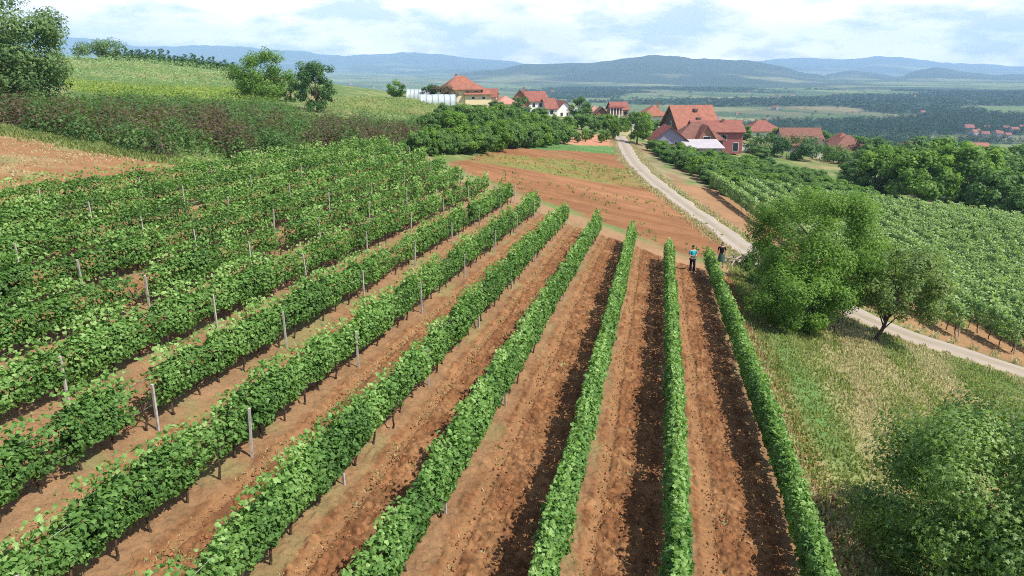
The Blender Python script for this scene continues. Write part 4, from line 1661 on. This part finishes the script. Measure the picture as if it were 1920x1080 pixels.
def block(root, w, d, hw, rh, kind, wall, roof, ov=.45, off=(0, 0, 0), wins=(), chim=(), axis='x', names=('wall', 'roof'), rz=0.0, door=None, rl=None):
    """one body of a house. wins: (face, u, z, w, h) with face one of f l r b"""
    dx, dy, dz = off

    def sh(fn):
        return shifted(fn, dx, dy, dz, rz)
    if kind == 'gable':
        sh(lambda m: gable_walls(m, w, d, hw, rh, axis)).build(names[0], M[wall], root)
        ro = sh(lambda m: gable_roof(m, w, d, hw, rh, ov, axis)).build(names[1], M[roof], root)
    else:
        sh(lambda m: m.box(-w / 2, w / 2, -d / 2, d / 2, 0, hw)).build(names[0], M[wall], root)
        ro = sh(lambda m: hip_roof(m, w, d, hw + .004, rh, ov, rl)).build(names[1], M[roof], root)
    for u, v, h in chim:
        def ch(m):
            m.box(u - .28, u + .28, v - .25, v + .25, hw + rh * .25, hw + rh + h)
            m.box(u - .36, u + .36, v - .33, v + .33, hw + rh + h, hw + rh + h + .12)
        sh(ch).build('chimney', M['brick'], ro)
    for fc, u, z, ww, wh in wins:
        def fr(m, e=0.06, p0=-.02, p1=.05, gl=False):
            a, b = (u - ww / 2 - e, u + ww / 2 + e)
            z0, z1 = z - wh / 2 - e, z + wh / 2 + e
            if fc == 'f':
                m.box(a, b, -d / 2 - p1, -d / 2 - p0, z0, z1)
            elif fc == 'b':
                m.box(a, b, d / 2 + p0, d / 2 + p1, z0, z1)
            elif fc == 'l':
                m.box(-w / 2 - p1, -w / 2 - p0, a, b, z0, z1)
            else:
                m.box(w / 2 + p0, w / 2 + p1, a, b, z0, z1)
        wo = sh(fr).build('window', M['white'], root)
        sh(lambda m: fr(m, -.03, .052, .075)).build('pane', M['glass'], wo)
    if door:
        u, ww, wh = door
        sh(lambda m: m.box(u - ww / 2, u + ww / 2, -d / 2 - .06, -d / 2 + .03, .02, wh)).build('door', M['boards'], root)


def site(px, top, Y, rh_total):
    """place a house on the ground so that its roof top shows at pixel row top; returns location and wall height"""
    loc = onY(px, Y)
    zt = atY(px, top, Y)[2]
    return loc, max(2.3, zt - loc[2] - rh_total)


def house(px, top, Y, wpx, d, rh, kind, wall, roof, label, rz=0.0, axis='x', wins=(), chim=(), ov=.45, group=None, name='house', cat='house', door=None, rl=None):
    loc, hw = site(px, top, Y, rh + .2)
    w = wpx / px_per_m(loc)
    root = empty(name, (loc[0], loc[1], loc[2] - .1), rz, label, cat, group)
    ww = []
    for fc, u, zf, a, b in wins:
        L = w if fc in 'fb' else d
        ww.append((fc, u * L, zf * hw, a, b))
    block(root, w, d, hw, rh, kind, wall, roof, ov, wins=ww, chim=[(u * w, v * d, h) for u, v, h in chim], axis=axis, door=door, rl=rl)
    return root, w, hw


# upper group of houses, left to right
r1, w1, h1 = house(864, 141, 200, 66, 9, 3.4, 'hip', 'cream', 'roof_orange', 'tall yellow house with an orange hip roof beside the white greenhouse',
                   wins=[('f', .12, .8, 1.0, 1.0), ('f', .36, .8, 1.0, 1.0)], chim=[(-.1, .1, .5)], rl=2.2, ov=.7, rz=.22)
block(r1, 7.0, 6.5, h1 - 1.2, 2.6, 'hip', 'cream', 'roof_orange', .6, (w1 * .42, -1.6, 0), wins=[('f', -1.4, h1 - 2.0, .8, .7), ('f', 1.4, h1 - 2.0, .8, .7)], names=('wing_wall', 'wing_roof'))
house(912, 165, 208, 38, 8, 2.0, 'gable', 'pale', 'roof_red', 'low house with a red roof against the yellow house', wins=[('f', 0, .5, .9, .9)])
house(946, 178, 196, 40, 7, 2.0, 'hip', 'white', 'roof_pink', 'pale house with a faded pink hip roof and a chimney', wins=[('f', .2, .55, .9, .9), ('f', -.2, .55, .9, .9)], chim=[(-.3, 0, .7)], rz=.25)
house(975, 167, 226, 34, 9, 3.4, 'gable', 'brick', 'roof_brown', 'brick house with a steep brown roof between the pink and the white house', axis='y', wins=[('f', 0, .8, .9, 1.0)], chim=[(.2, .2, .7)])
house(1001, 170, 230, 38, 9, 2.6, 'gable', 'white', 'roof_red', 'tall white house with a dark pink red roof', rz=.3, wins=[('f', -.25, .7, .9, 1.1), ('f', .1, .7, .9, 1.1), ('f', .3, .35, .9, 1.1), ('l', 0, .6, .9, 1.1)], chim=[(-.35, 0, .5)])
house(1028, 184, 226, 20, 7, 2.6, 'gable', 'white', 'roof_red', 'narrow house with a red roof squeezed beside two white houses', rz=.25, wins=[('f', 0, .5, 1.1, 1.2)])
house(1050, 188, 230, 30, 8, 2.4, 'gable', 'white', 'roof_red', 'white house with its gable towards the fields, nearest the utility pole', axis='y', rz=.3, wins=[('f', -.2, .4, .8, 1.0), ('f', .2, .4, .8, 1.0)])
house(1074, 208, 222, 17, 3, .7, 'gable', 'white', 'tin', 'tiny white outbuilding left of the utility pole', name='shed', cat='shed')
house(1112, 197, 235, 16, 6, 1.8, 'hip', 'pale', 'roof_pink', 'small pale house with a faded roof right of the utility pole', wins=[('f', 0, .5, .8, .8)])
house(1126, 201, 228, 24, 6, 1.9, 'gable', 'brick', 'roof_brown', 'small brown house with its gable left of the unfinished tall house', axis='y', wins=[('f', 0, .45, .8, .9)])
# unfinished tall house with white columns
ru, wu, hu = house(1157, 190, 218, 30, 7, 1.9, 'gable', 'brick', 'roof_red', 'unfinished tall brick house with white columns at the end of the road', rz=.1, wins=[('f', .3, .75, 1.0, 1.3), ('f', .3, .35, 1.0, 1.3)])
for q in range(5):
    m_ = MB()
    x_ = -wu / 2 - .9 + q * .85
    m_.box(x_ - .12, x_ + .12, -5.0, -4.76, 0, hu + .6)
    m_.build('column', M['white'], ru)
m_ = MB()
m_.box(-wu / 2 - 1.1, -wu / 2 + 2.9, -5.1, -3.52, hu * .5, hu * .5 + .18)
m_.build('balcony', M['white'], ru)
m_ = MB()
m_.poly([(-wu / 2 - 1.3, -5.3, hu + .6), (-wu / 2 + 3.1, -5.3, hu + .6), (-wu / 2 + 3.1, -3.3, hu + 1.0), (-wu / 2 - 1.3, -3.3, hu + 1.0),
         (-wu / 2 - 1.3, -5.3, hu + .75), (-wu / 2 + 3.1, -5.3, hu + .75), (-wu / 2 + 3.1, -3.3, hu + 1.15), (-wu / 2 - 1.3, -3.3, hu + 1.15)],
        [(0, 3, 2, 1), (4, 5, 6, 7), (0, 1, 5, 4), (1, 2, 6, 5), (2, 3, 7, 6), (3, 0, 4, 7)])
m_.build('porch_roof', M['roof_dark'], ru)
house(1222, 196, 205, 44, 9, 2.6, 'hip', 'pale', 'roof_orange', 'house with an orange hip roof behind the round roadside tree', wins=[('f', .2, .6, .9, 1.0)], chim=[(.2, 0, .6)])
# the big farmhouse
rf, wf, hf_ = house(1290, 196, 172, 74, 9.5, 4.4, 'gable', 'boards', 'roof_orange', 'big farmhouse with a steep orange red roof and two roof windows', wins=[('l', 0, 1.1, 1.0, 1.1), ('l', -2.2 / 9.5, .7, .9, 1.1)], ov=.7, rz=.2)
for zf in (.30, .72):
    m_ = MB()
    yy = -4.75 * (1 - zf)
    zc = hf_ + 4.4 * zf + .25
    m_.box(.1, 1.0, yy - .55, yy + .5, zc - .15, zc + .42)
    m_.build('skylight', M['boards'], rf)
_loc = onY(1340, 164)
rb, wb, hb = house(1337, 224, 164, 88, 7.5, 2.0, 'gable', 'burgundy', 'roof_red', 'burgundy walled house with a long red roof joined to the farmhouse', wins=[('f', .05, .72, 1.0, 1.1), ('f', .12, .72, .9, 1.1), ('f', .36, .3, 1.2, 1.8)], chim=[(.14, -.1, .35)], ov=.5)
house(1303, 227, 155, 84, 7.0, 3.4, 'hip', 'boards', 'roof_brown', 'brown hip roofed wing in front of the farmhouse', wins=[('f', .1, .5, 1.0, 1.0)], rl=2.0)
house(1318, 233, 151.5, 34, 4.0, 2.6, 'gable', 'brick', 'roof_orange', 'small orange porch gable trimmed in white before the brown wing', axis='y', wins=[('f', 0, 1.0, 1.4, 1.2)], ov=.35, name='porch', cat='porch')
rs, ws_, hs_ = house(1249, 238, 150, 58, 6.0, 2.4, 'gable', 'slate', 'roof_dark', 'blue grey gabled barn with dark board doors beside the road', axis='y', wins=[('f', .25, .5, 1.3, 1.3)], ov=.6, name='barn', cat='barn', door=(-1.6, 2.6, 2.1))
m_ = MB()
m_.box(-ws_ / 2 - .02, ws_ / 2 + .02, -3.09, -3.0, -.1, hs_ * .62)
m_.build('board_front', M['boards'], rs)
# lean-to with a pale metal roof
loc = onY(1314, 145.5)
rl_ = empty('lean_to', loc, 0, 'grey lean to shed with a pale metal sheet roof, closest to the right hand orchard', 'shed')
wl_ = 70 / px_per_m(loc)
zt = atY(1314, 262, 147.5)[2] - loc[2]
m_ = MB()
m_.box(-wl_ / 2 + .3, wl_ / 2 - .3, -1.6, 2.0, -.3, zt - 1.15)
m_.build('wall', M['grey'], rl_)
m_ = MB()
m_.poly([(-wl_ / 2 + .6, -2.2, zt - 1.3), (wl_ / 2 + .4, -2.2, zt - 1.3), (wl_ / 2 - .2, 2.3, zt), (-wl_ / 2 - .4, 2.3, zt), (-wl_ / 2 + .6, -2.2, zt - 1.2), (wl_ / 2 + .4, -2.2, zt - 1.2), (wl_ / 2 - .2, 2.3, zt + .1), (-wl_ / 2 - .4, 2.3, zt + .1)],
        [(0, 3, 2, 1), (4, 5, 6, 7), (0, 1, 5, 4), (1, 2, 6, 5), (2, 3, 7, 6), (3, 0, 4, 7)])
m_.build('roof', M['tin'], rl_)
for u in (-.2, .25):
    m_ = MB()
    m_.box(u * wl_ - .5, u * wl_ + .5, -1.66, -1.58, .5, 1.5)
    m_.build('window', M['glass'], rl_)
house(1425, 228, 232, 66, 9, 3.0, 'hip', 'pale', 'roof_red', 'wide house with a red hip roof right of the burgundy house', wins=[('f', -.2, .6, 1, 1), ('f', .2, .6, 1, 1)], chim=[(-.15, 0, .4), (.12, .1, .4)])
house(1494, 241, 186, 72, 9, 3.6, 'gable', 'grey', 'roof_brown', 'grey house with a long brown tiled roof and three small vents', wins=[('l', 0, .9, 1, 1.1)], chim=[(.05, -.25, -1.7), (.2, -.25, -1.7)])
house(1528, 256, 178, 30, 6, 2.2, 'gable', 'pale', 'roof_pink', 'small annex with a faded roof at the corner of the brown roofed house', axis='y', name='annex', cat='annex')
house(1583, 252, 178, 80, 9.5, 3.6, 'hip', 'grey', 'roof_brown', 'low house with a brown hip roof beside the grove', rl=.6, ov=.7, wins=[('f', 0, .5, 1, 1)])
house(1574, 247, 205, 32, 6, 2.6, 'hip', 'pale', 'roof_red', 'house with a small red peaked roof behind the brown hip roof', wins=[('f', 0, .6, .9, 1)])
# lower houses beyond the grove
house(1826, 267, 420, 34, 9, 2.8, 'gable', 'pale', 'roof_orange', 'lone house with an orange roof beyond the grove', wins=[('f', .2, .5, 1, 1)])
house(1770, 272, 430, 22, 8, 2.6, 'gable', 'grey', 'roof_brown', 'dull brown roofed house beyond the grove, left of the lone orange one')
house(1888, 280, 400, 34, 9, 2.6, 'gable', 'pale', 'roof_orange', 'orange roofed house just above the grove near the right edge')
house(1700, 262, 420, 20, 8, 2.6, 'hip', 'white', 'roof_brown', 'small white house among trees beyond the grove')
VL = 'small red roofed house of the far village on the plain'
vroot = None
for px, tp, Y, w_ in [(1815, 233, 930, 15), (1832, 236, 900, 13), (1850, 238, 960, 14), (1868, 232, 880, 17), (1884, 236, 940, 14), (1900, 234, 900, 15), (1916, 238, 960, 14), (1872, 240, 860, 16), (1846, 243, 850, 14), (1888, 242, 840, 16), (1930, 236, 900, 15), (1824, 241, 870, 12)]:
    if vroot is None:
        vroot, _, _ = house(px, tp, Y, w_, 9, 3.6, 'gable', 'grey', 'roof_red', VL, random.uniform(-.6, .6), wins=[('f', .2, .6, 1.2, 1.2), ('f', -.2, .6, 1.2, 1.2)], group='red roofed houses of the far village')
    else:
        loc = onY(px, Y)
        dup(vroot, (loc[0], loc[1], loc[2] - .1), random.uniform(-.7, .7), random.uniform(.6, .9))
for i in range(26):
    px = random.choice([random.uniform(640, 760), random.uniform(1440, 1780), random.uniform(1220, 1420), random.uniform(1000, 1180)])
    Y = random.uniform(1500, 3200) if px < 800 else random.uniform(950, 2600)
    loc = onY(px, Y)
    dup(vroot, loc, random.uniform(-.7, .7), random.uniform(.5, .85), 'tiny pale house with a red roof scattered far out in the valley', 'tiny houses scattered in the valley')

# greenhouses of white film
def greenhouse(px, Y, wpx, rz, label):
    loc = onY(px, Y)
    gh = empty('greenhouse', loc, rz, label, 'greenhouse', None)
    gw = wpx / px_per_m(loc)
    n_ = 14
    m_ = MB()
    P = []
    for xx in np.linspace(-gw / 2, gw / 2, 16):
        for q in range(n_ + 1):
            a = pi * q / n_
            P.append((xx, -2.7 * cos(a), 2.3 * sin(a) ** .85 + random.uniform(-.06, .06)))
    F_ = []
    for i in range(15):
        for q in range(n_):
            a = i * (n_ + 1) + q
            F_.append((a, a + 1, a + n_ + 2, a + n_ + 1)[::-1])
    F_.append(tuple(range(n_ + 1))[::-1])
    F_.append(tuple(15 * (n_ + 1) + q for q in range(n_ + 1)))
    m_.poly(P, F_)
    m_.build('film_cover', M['film'], gh, True)
    for xx in np.linspace(-gw / 2, gw / 2, 7):
        m_ = MB()
        m_.tube([(xx, -2.78 * cos(pi * q / n_), 2.38 * sin(pi * q / n_) ** .85) for q in range(n_ + 1)], .05, 5)
        m_.build('hoop', M['wire'], gh)
    m_ = MB()
    m_.box(gw / 2 + .005, gw / 2 + .06, -.7, .7, 0, 1.7)
    m_.build('door', M['white'], gh)


greenhouse(822, 170, 66, .12, 'low white film greenhouse nearest the yellow house')
greenhouse(786, 182, 44, .05, 'smaller pale film greenhouse left of the one beside the yellow house')
# utility pole
loc = onY(1084, 216)
up = empty('utility_pole', loc, 0, 'slender white utility pole among the houses', 'utility pole')
m_ = MB()
m_.tube([(0, 0, -.3), (0, 0, 5.0)], [.15, .10], 8)
m_.build('pole', M['white'], up, True)
m_ = MB()
m_.box(-.6, .6, -.05, .05, 4.55, 4.65)
for u in (-.5, 0, .5):
    m_.tube([(u, 0, 4.65), (u, 0, 4.85)], .05, 6)
m_.build('crossarm', M['boards'], up)
# cream gate wall at the end of the road
loc = onY(1169, 172)
gt = empty('gate_wall', loc, 0, 'cream wall with gate pillars closing the end of the dirt road', 'wall')
m_ = MB()
m_.box(-1.9, 1.9, -.12, .12, -.3, 1.9)
m_.build('wall', M['cream'], gt)
for u in (-2.1, 2.1):
    m_ = MB()
    m_.box(u - .2, u + .2, -.22, .22, -.3, 2.3)
    m_.box(u - .27, u + .27, -.29, .29, 2.3, 2.42)
    m_.build('pillar', M['pale'], gt)
# white garden wall by the trees
loc = onY(1407, 172)
gw_ = empty('garden_wall', loc, 0, 'low white garden wall among dark trees beside the burgundy house', 'wall')
m_ = MB()
m_.box(-2.6, 2.6, -.12, .12, -.3, 1.7)
m_.build('wall', M['white'], gw_)
m_ = MB()
m_.box(-2.7, 2.7, -.19, .19, 1.7, 1.82)
m_.build('coping', M['pale'], gw_)


# ------------------------------------------------------------------ people
def skin(name, nodes, edges, mat, parent, sub=2):
    """nodes: (x, y, z, r); the first one is the root"""
    me = bpy.data.meshes.new(name)
    me.from_pydata([n[:3] for n in nodes], edges, [])
    o = mobj(name, me, mat, parent)
    sk = o.modifiers.new('skin', 'SKIN')
    sk.use_smooth_shade = True
    layer = me.skin_vertices[0].data if me.skin_vertices else None
    if layer is None:
        bpy.context.view_layer.objects.active = o
        bpy.ops.mesh.customdata_skin_add()
        layer = me.skin_vertices[0].data
    for i, n in enumerate(nodes):
        r_ = n[3]
        layer[i].radius = r_ if hasattr(r_, '__len__') else (r_, r_)
        layer[i].use_root = (i == 0)
    s = o.modifiers.new('sub', 'SUBSURF')
    s.levels = sub
    s.render_levels = sub
    return o


def blob(m, c, r, nu=14, nv=10, fn=None):
    P = []
    F_ = []
    for j in range(nv + 1):
        t = pi * j / nv
        for i in range(nu):
            a = 2 * pi * i / nu
            d = np.array([sin(t) * cos(a), sin(t) * sin(a), cos(t)])
            k = fn(d) if fn else 1.0
            P.append(tuple(np.array(c) + d * np.array(r) * k))
    for j in range(nv):
        for i in range(nu):
            F_.append((j * nu + i, (j + 1) * nu + i, (j + 1) * nu + (i + 1) % nu, j * nu + (i + 1) % nu))
    m.poly(P, F_)


def hand(nodes, edges, wrist, palm, d, side):
    """palm and five bent fingers from a wrist node"""
    d = np.array(d) / np.linalg.norm(d)
    s = np.array(side) / np.linalg.norm(side)
    p = np.array(palm)
    ip = len(nodes)
    nodes.append((*p, (.038, .022)))
    edges.append((wrist, ip))
    down = np.array([0, 0, -1.0])
    for q, ln in ((-1.5, .062), (-.5, .075), (.5, .07), (1.5, .055)):
        a = p + s * q * .018 + d * .045
        b = a + d * ln * .6
        c = b + (d * .4 + down * .7) * ln * .6
        i = len(nodes)
        nodes += [(*a, .009), (*b, .0085), (*c, .007)]
        edges += [(ip, i), (i, i + 1), (i + 1, i + 2)]
    a = p - s * .045 + d * .01
    b = a + (d * .8 - s * .4) * .04
    i = len(nodes)
    nodes += [(*a, .011), (*b, .009)]
    edges += [(ip, i), (i, i + 1)]


def person(loc, rz, label, h, top_mat, leg_mat, woman=False, hold=True):
    root = empty('person', loc, rz, label, 'person')
    root.scale = (h / 1.75,) * 3
    # body: faces local -y
    n = [(0, 0, .95, (.15, .105)), (0, 0, 1.12, (.14, .10)), (0, .01, 1.30, (.165, .11)), (0, .015, 1.43, (.10, .075)), (0, .01, 1.50, (.054, .054)), (0, -.005, 1.57, (.055, .06)), (0, -.015, 1.65, (.074, .09)), (0, -.005, 1.71, (.062, .072))]
    e = [(i, i + 1) for i in range(7)]
    for sgn in (-1, 1):
        i = len(n)
        sp = .0 if sgn < 0 else .04
        n += [(sgn * .10, 0, .84, .083), (sgn * .115, -sp, .48, .056), (sgn * .13, .02 - sp, .10, .040), (sgn * .14, -.10 - sp, .045, (.040, .03)), (sgn * .145, -.17 - sp, .03, (.03, .02))]
        e += [(0, i), (i, i + 1), (i + 1, i + 2), (i + 2, i + 3), (i + 3, i + 4)]
        i = len(n)
        n += [(sgn * .20, .015, 1.41, .055), (sgn * .255, .03, 1.13, .043)]
        e += [(3, i), (i, i + 1)]
        if hold:
            n += [(sgn * .10, -.20, 1.12, .028)]
            e += [(i + 1, i + 2)]
            hand(n, e, i + 2, (sgn * .065, -.26, 1.125), (-sgn * .25, -1, .05), (-sgn * 1.0, -.2, 0))
        else:
            n += [(sgn * .27, -.06, .90, .028)]
            e += [(i + 1, i + 2)]
            hand(n, e, i + 2, (sgn * .272, -.085, .83), (0, -.2, -1), (0, 1 if sgn > 0 else -1, 0))
    skin('body', n, e, M['skin'], root, 2)
    # face
    f = MB()
    for sx in (-1, 1):
        blob(f, (sx * .032, -.098, 1.655), (.011, .008, .008), 8, 6)
    f.build('eyes', M['black'], root, True)
    f = MB()
    blob(f, (0, -.112, 1.625), (.014, .022, .026), 8, 6)
    for sx in (-1, 1):
        blob(f, (sx * .078, .0, 1.635), (.012, .022, .033), 8, 6)
    f.build('nose_and_ears', M['skin'], root, True)
    f = MB()
    f.box(-.024, .024, -.104, -.094, 1.588, 1.597)
    f.build('mouth', M['burgundy'], root)
    hr = MB()
    blob(hr, (0, .012, 1.672), (.088, .104, .092), 18, 12, lambda d: 1.0 if (d[2] > .15 or d[1] > .1) else .82)
    if woman:
        blob(hr, (0, .055, 1.56), (.085, .055, .13), 14, 10)
    hr.build('hair', M['hair'], root, True)
    # clothes follow the body
    sh = [(0, .0, .90, (.172, .128)), (0, 0, 1.12, (.158, .118)), (0, .01, 1.30, (.182, .126)), (0, .015, 1.43, (.115, .09)), (0, .012, 1.475, (.07, .066))]
    se = [(0, 1), (1, 2), (2, 3), (3, 4)]
    for sgn in (-1, 1):
        i = len(sh)
        sh += [(sgn * .205, .015, 1.40, .072), (sgn * .245, .026, 1.20, .064)]
        se += [(3, i), (i, i + 1)]
    skin('shirt', sh, se, M[top_mat], root, 2)
    if woman:
        sk = MB()
        P = []
        for z_, rx_, ry_ in ((.98, .17, .13), (.85, .20, .16), (.6, .235, .19), (.42, .26, .21)):
            for q in range(16):
                a = 2 * pi * q / 16
                P.append((rx_ * cos(a), ry_ * sin(a), z_))
        F_ = [(j * 16 + q, (j + 1) * 16 + q, (j + 1) * 16 + (q + 1) % 16, j * 16 + (q + 1) % 16) for j in range(3) for q in range(16)]
        sk.poly(P, F_)
        sk.build('skirt', M[leg_mat], root, True)
    else:
        tr = [(0, 0, .93, (.158, .118))]
        te = []
        for sgn in (-1, 1):
            i = len(tr)
            sp = .0 if sgn < 0 else .04
            tr += [(sgn * .10, 0, .84, .098), (sgn * .115, -sp, .48, .078), (sgn * .13, .015 - sp, .11, .066)]
            te += [(0, i), (i, i + 1), (i + 1, i + 2)]
        skin('trousers', tr, te, M[leg_mat], root, 2)
    for sgn in (-1, 1):
        sp = .0 if sgn < 0 else .04
        s_ = MB()
        blob(s_, (sgn * .138, -.055 - sp, .045), (.055, .145, .05), 12, 8, lambda d: 1 if d[2] > -.3 else .95)
        s_.build('shoe', M['shoe' if not woman else 'black'], root, True)
    return root


pl = gp(1297, 511)
pm = person(pl, .35, 'man in a teal shirt and dark trousers standing at the end of the vine rows', 1.78, 'teal', 'navy')
# remote control in his hands
rc = empty('remote_control', (pl[0], pl[1], pl[2]), .35, 'small dark remote control held by the man in teal', 'remote control')
m_ = MB()
m_.box(-.085, .085, -.345, -.275, 1.125, 1.175)
m_.build('case', M['device'], rc)
for u in (-.06, .06):
    m_ = MB()
    m_.tube([(u, -.31, 1.17), (u * 1.1, -.33, 1.31)], .007, 6)
    m_.build('antenna', M['device'], rc)
pl2 = gp(1351, 500)
person(pl2, -.3, 'person in dark clothes half hidden behind the end of a vine row', 1.70, 'black', 'skirt', woman=True, hold=False)

# heap of bleached brushwood beyond the row end
loc = gp(1385, 497)
bh = empty('brushwood_heap', loc, 0, 'heap of bleached dead branches under the dark shrub by the road', 'brushwood heap')
r_ = random.Random(4)
for q in range(26):
    m_ = MB()
    a = r_.uniform(0, pi)
    c_ = (r_.gauss(0, .5), r_.gauss(0, .4), r_.uniform(.05, .65))
    L_ = r_.uniform(.5, 1.1)
    e_ = r_.uniform(-.25, .35)
    m_.tube([(c_[0] - cos(a) * L_, c_[1] - sin(a) * L_, max(.02, c_[2] - e_)), (c_[0], c_[1], c_[2] + .08), (c_[0] + cos(a) * L_, c_[1] + sin(a) * L_, c_[2] + e_)], [.045, .035, .012], 5)
    m_.build('branch', M['brush'], bh)

# ------------------------------------------------------------------ air
hz = MB()
hz.box(-12300, 12300, -12300, 12300, -140, 560)
ho = hz.build('haze', None)
hm = bpy.data.materials.new('haze')
hm.use_nodes = True
nt = hm.node_tree
nt.nodes.clear()
out = nt.nodes.new('ShaderNodeOutputMaterial')
pv = nt.nodes.new('ShaderNodeVolumePrincipled')
pv.inputs['Color'].default_value = (.46, .69, 1.0, 1)
pv.inputs['Density'].default_value = 1.45e-4
pv.inputs['Anisotropy'].default_value = 0.0
nt.links.new(pv.outputs[0], out.inputs['Volume'])
ho.data.materials.append(hm)
tag(ho, kind='stuff', label='thin blue haze filling the air over the valley', cat='haze')
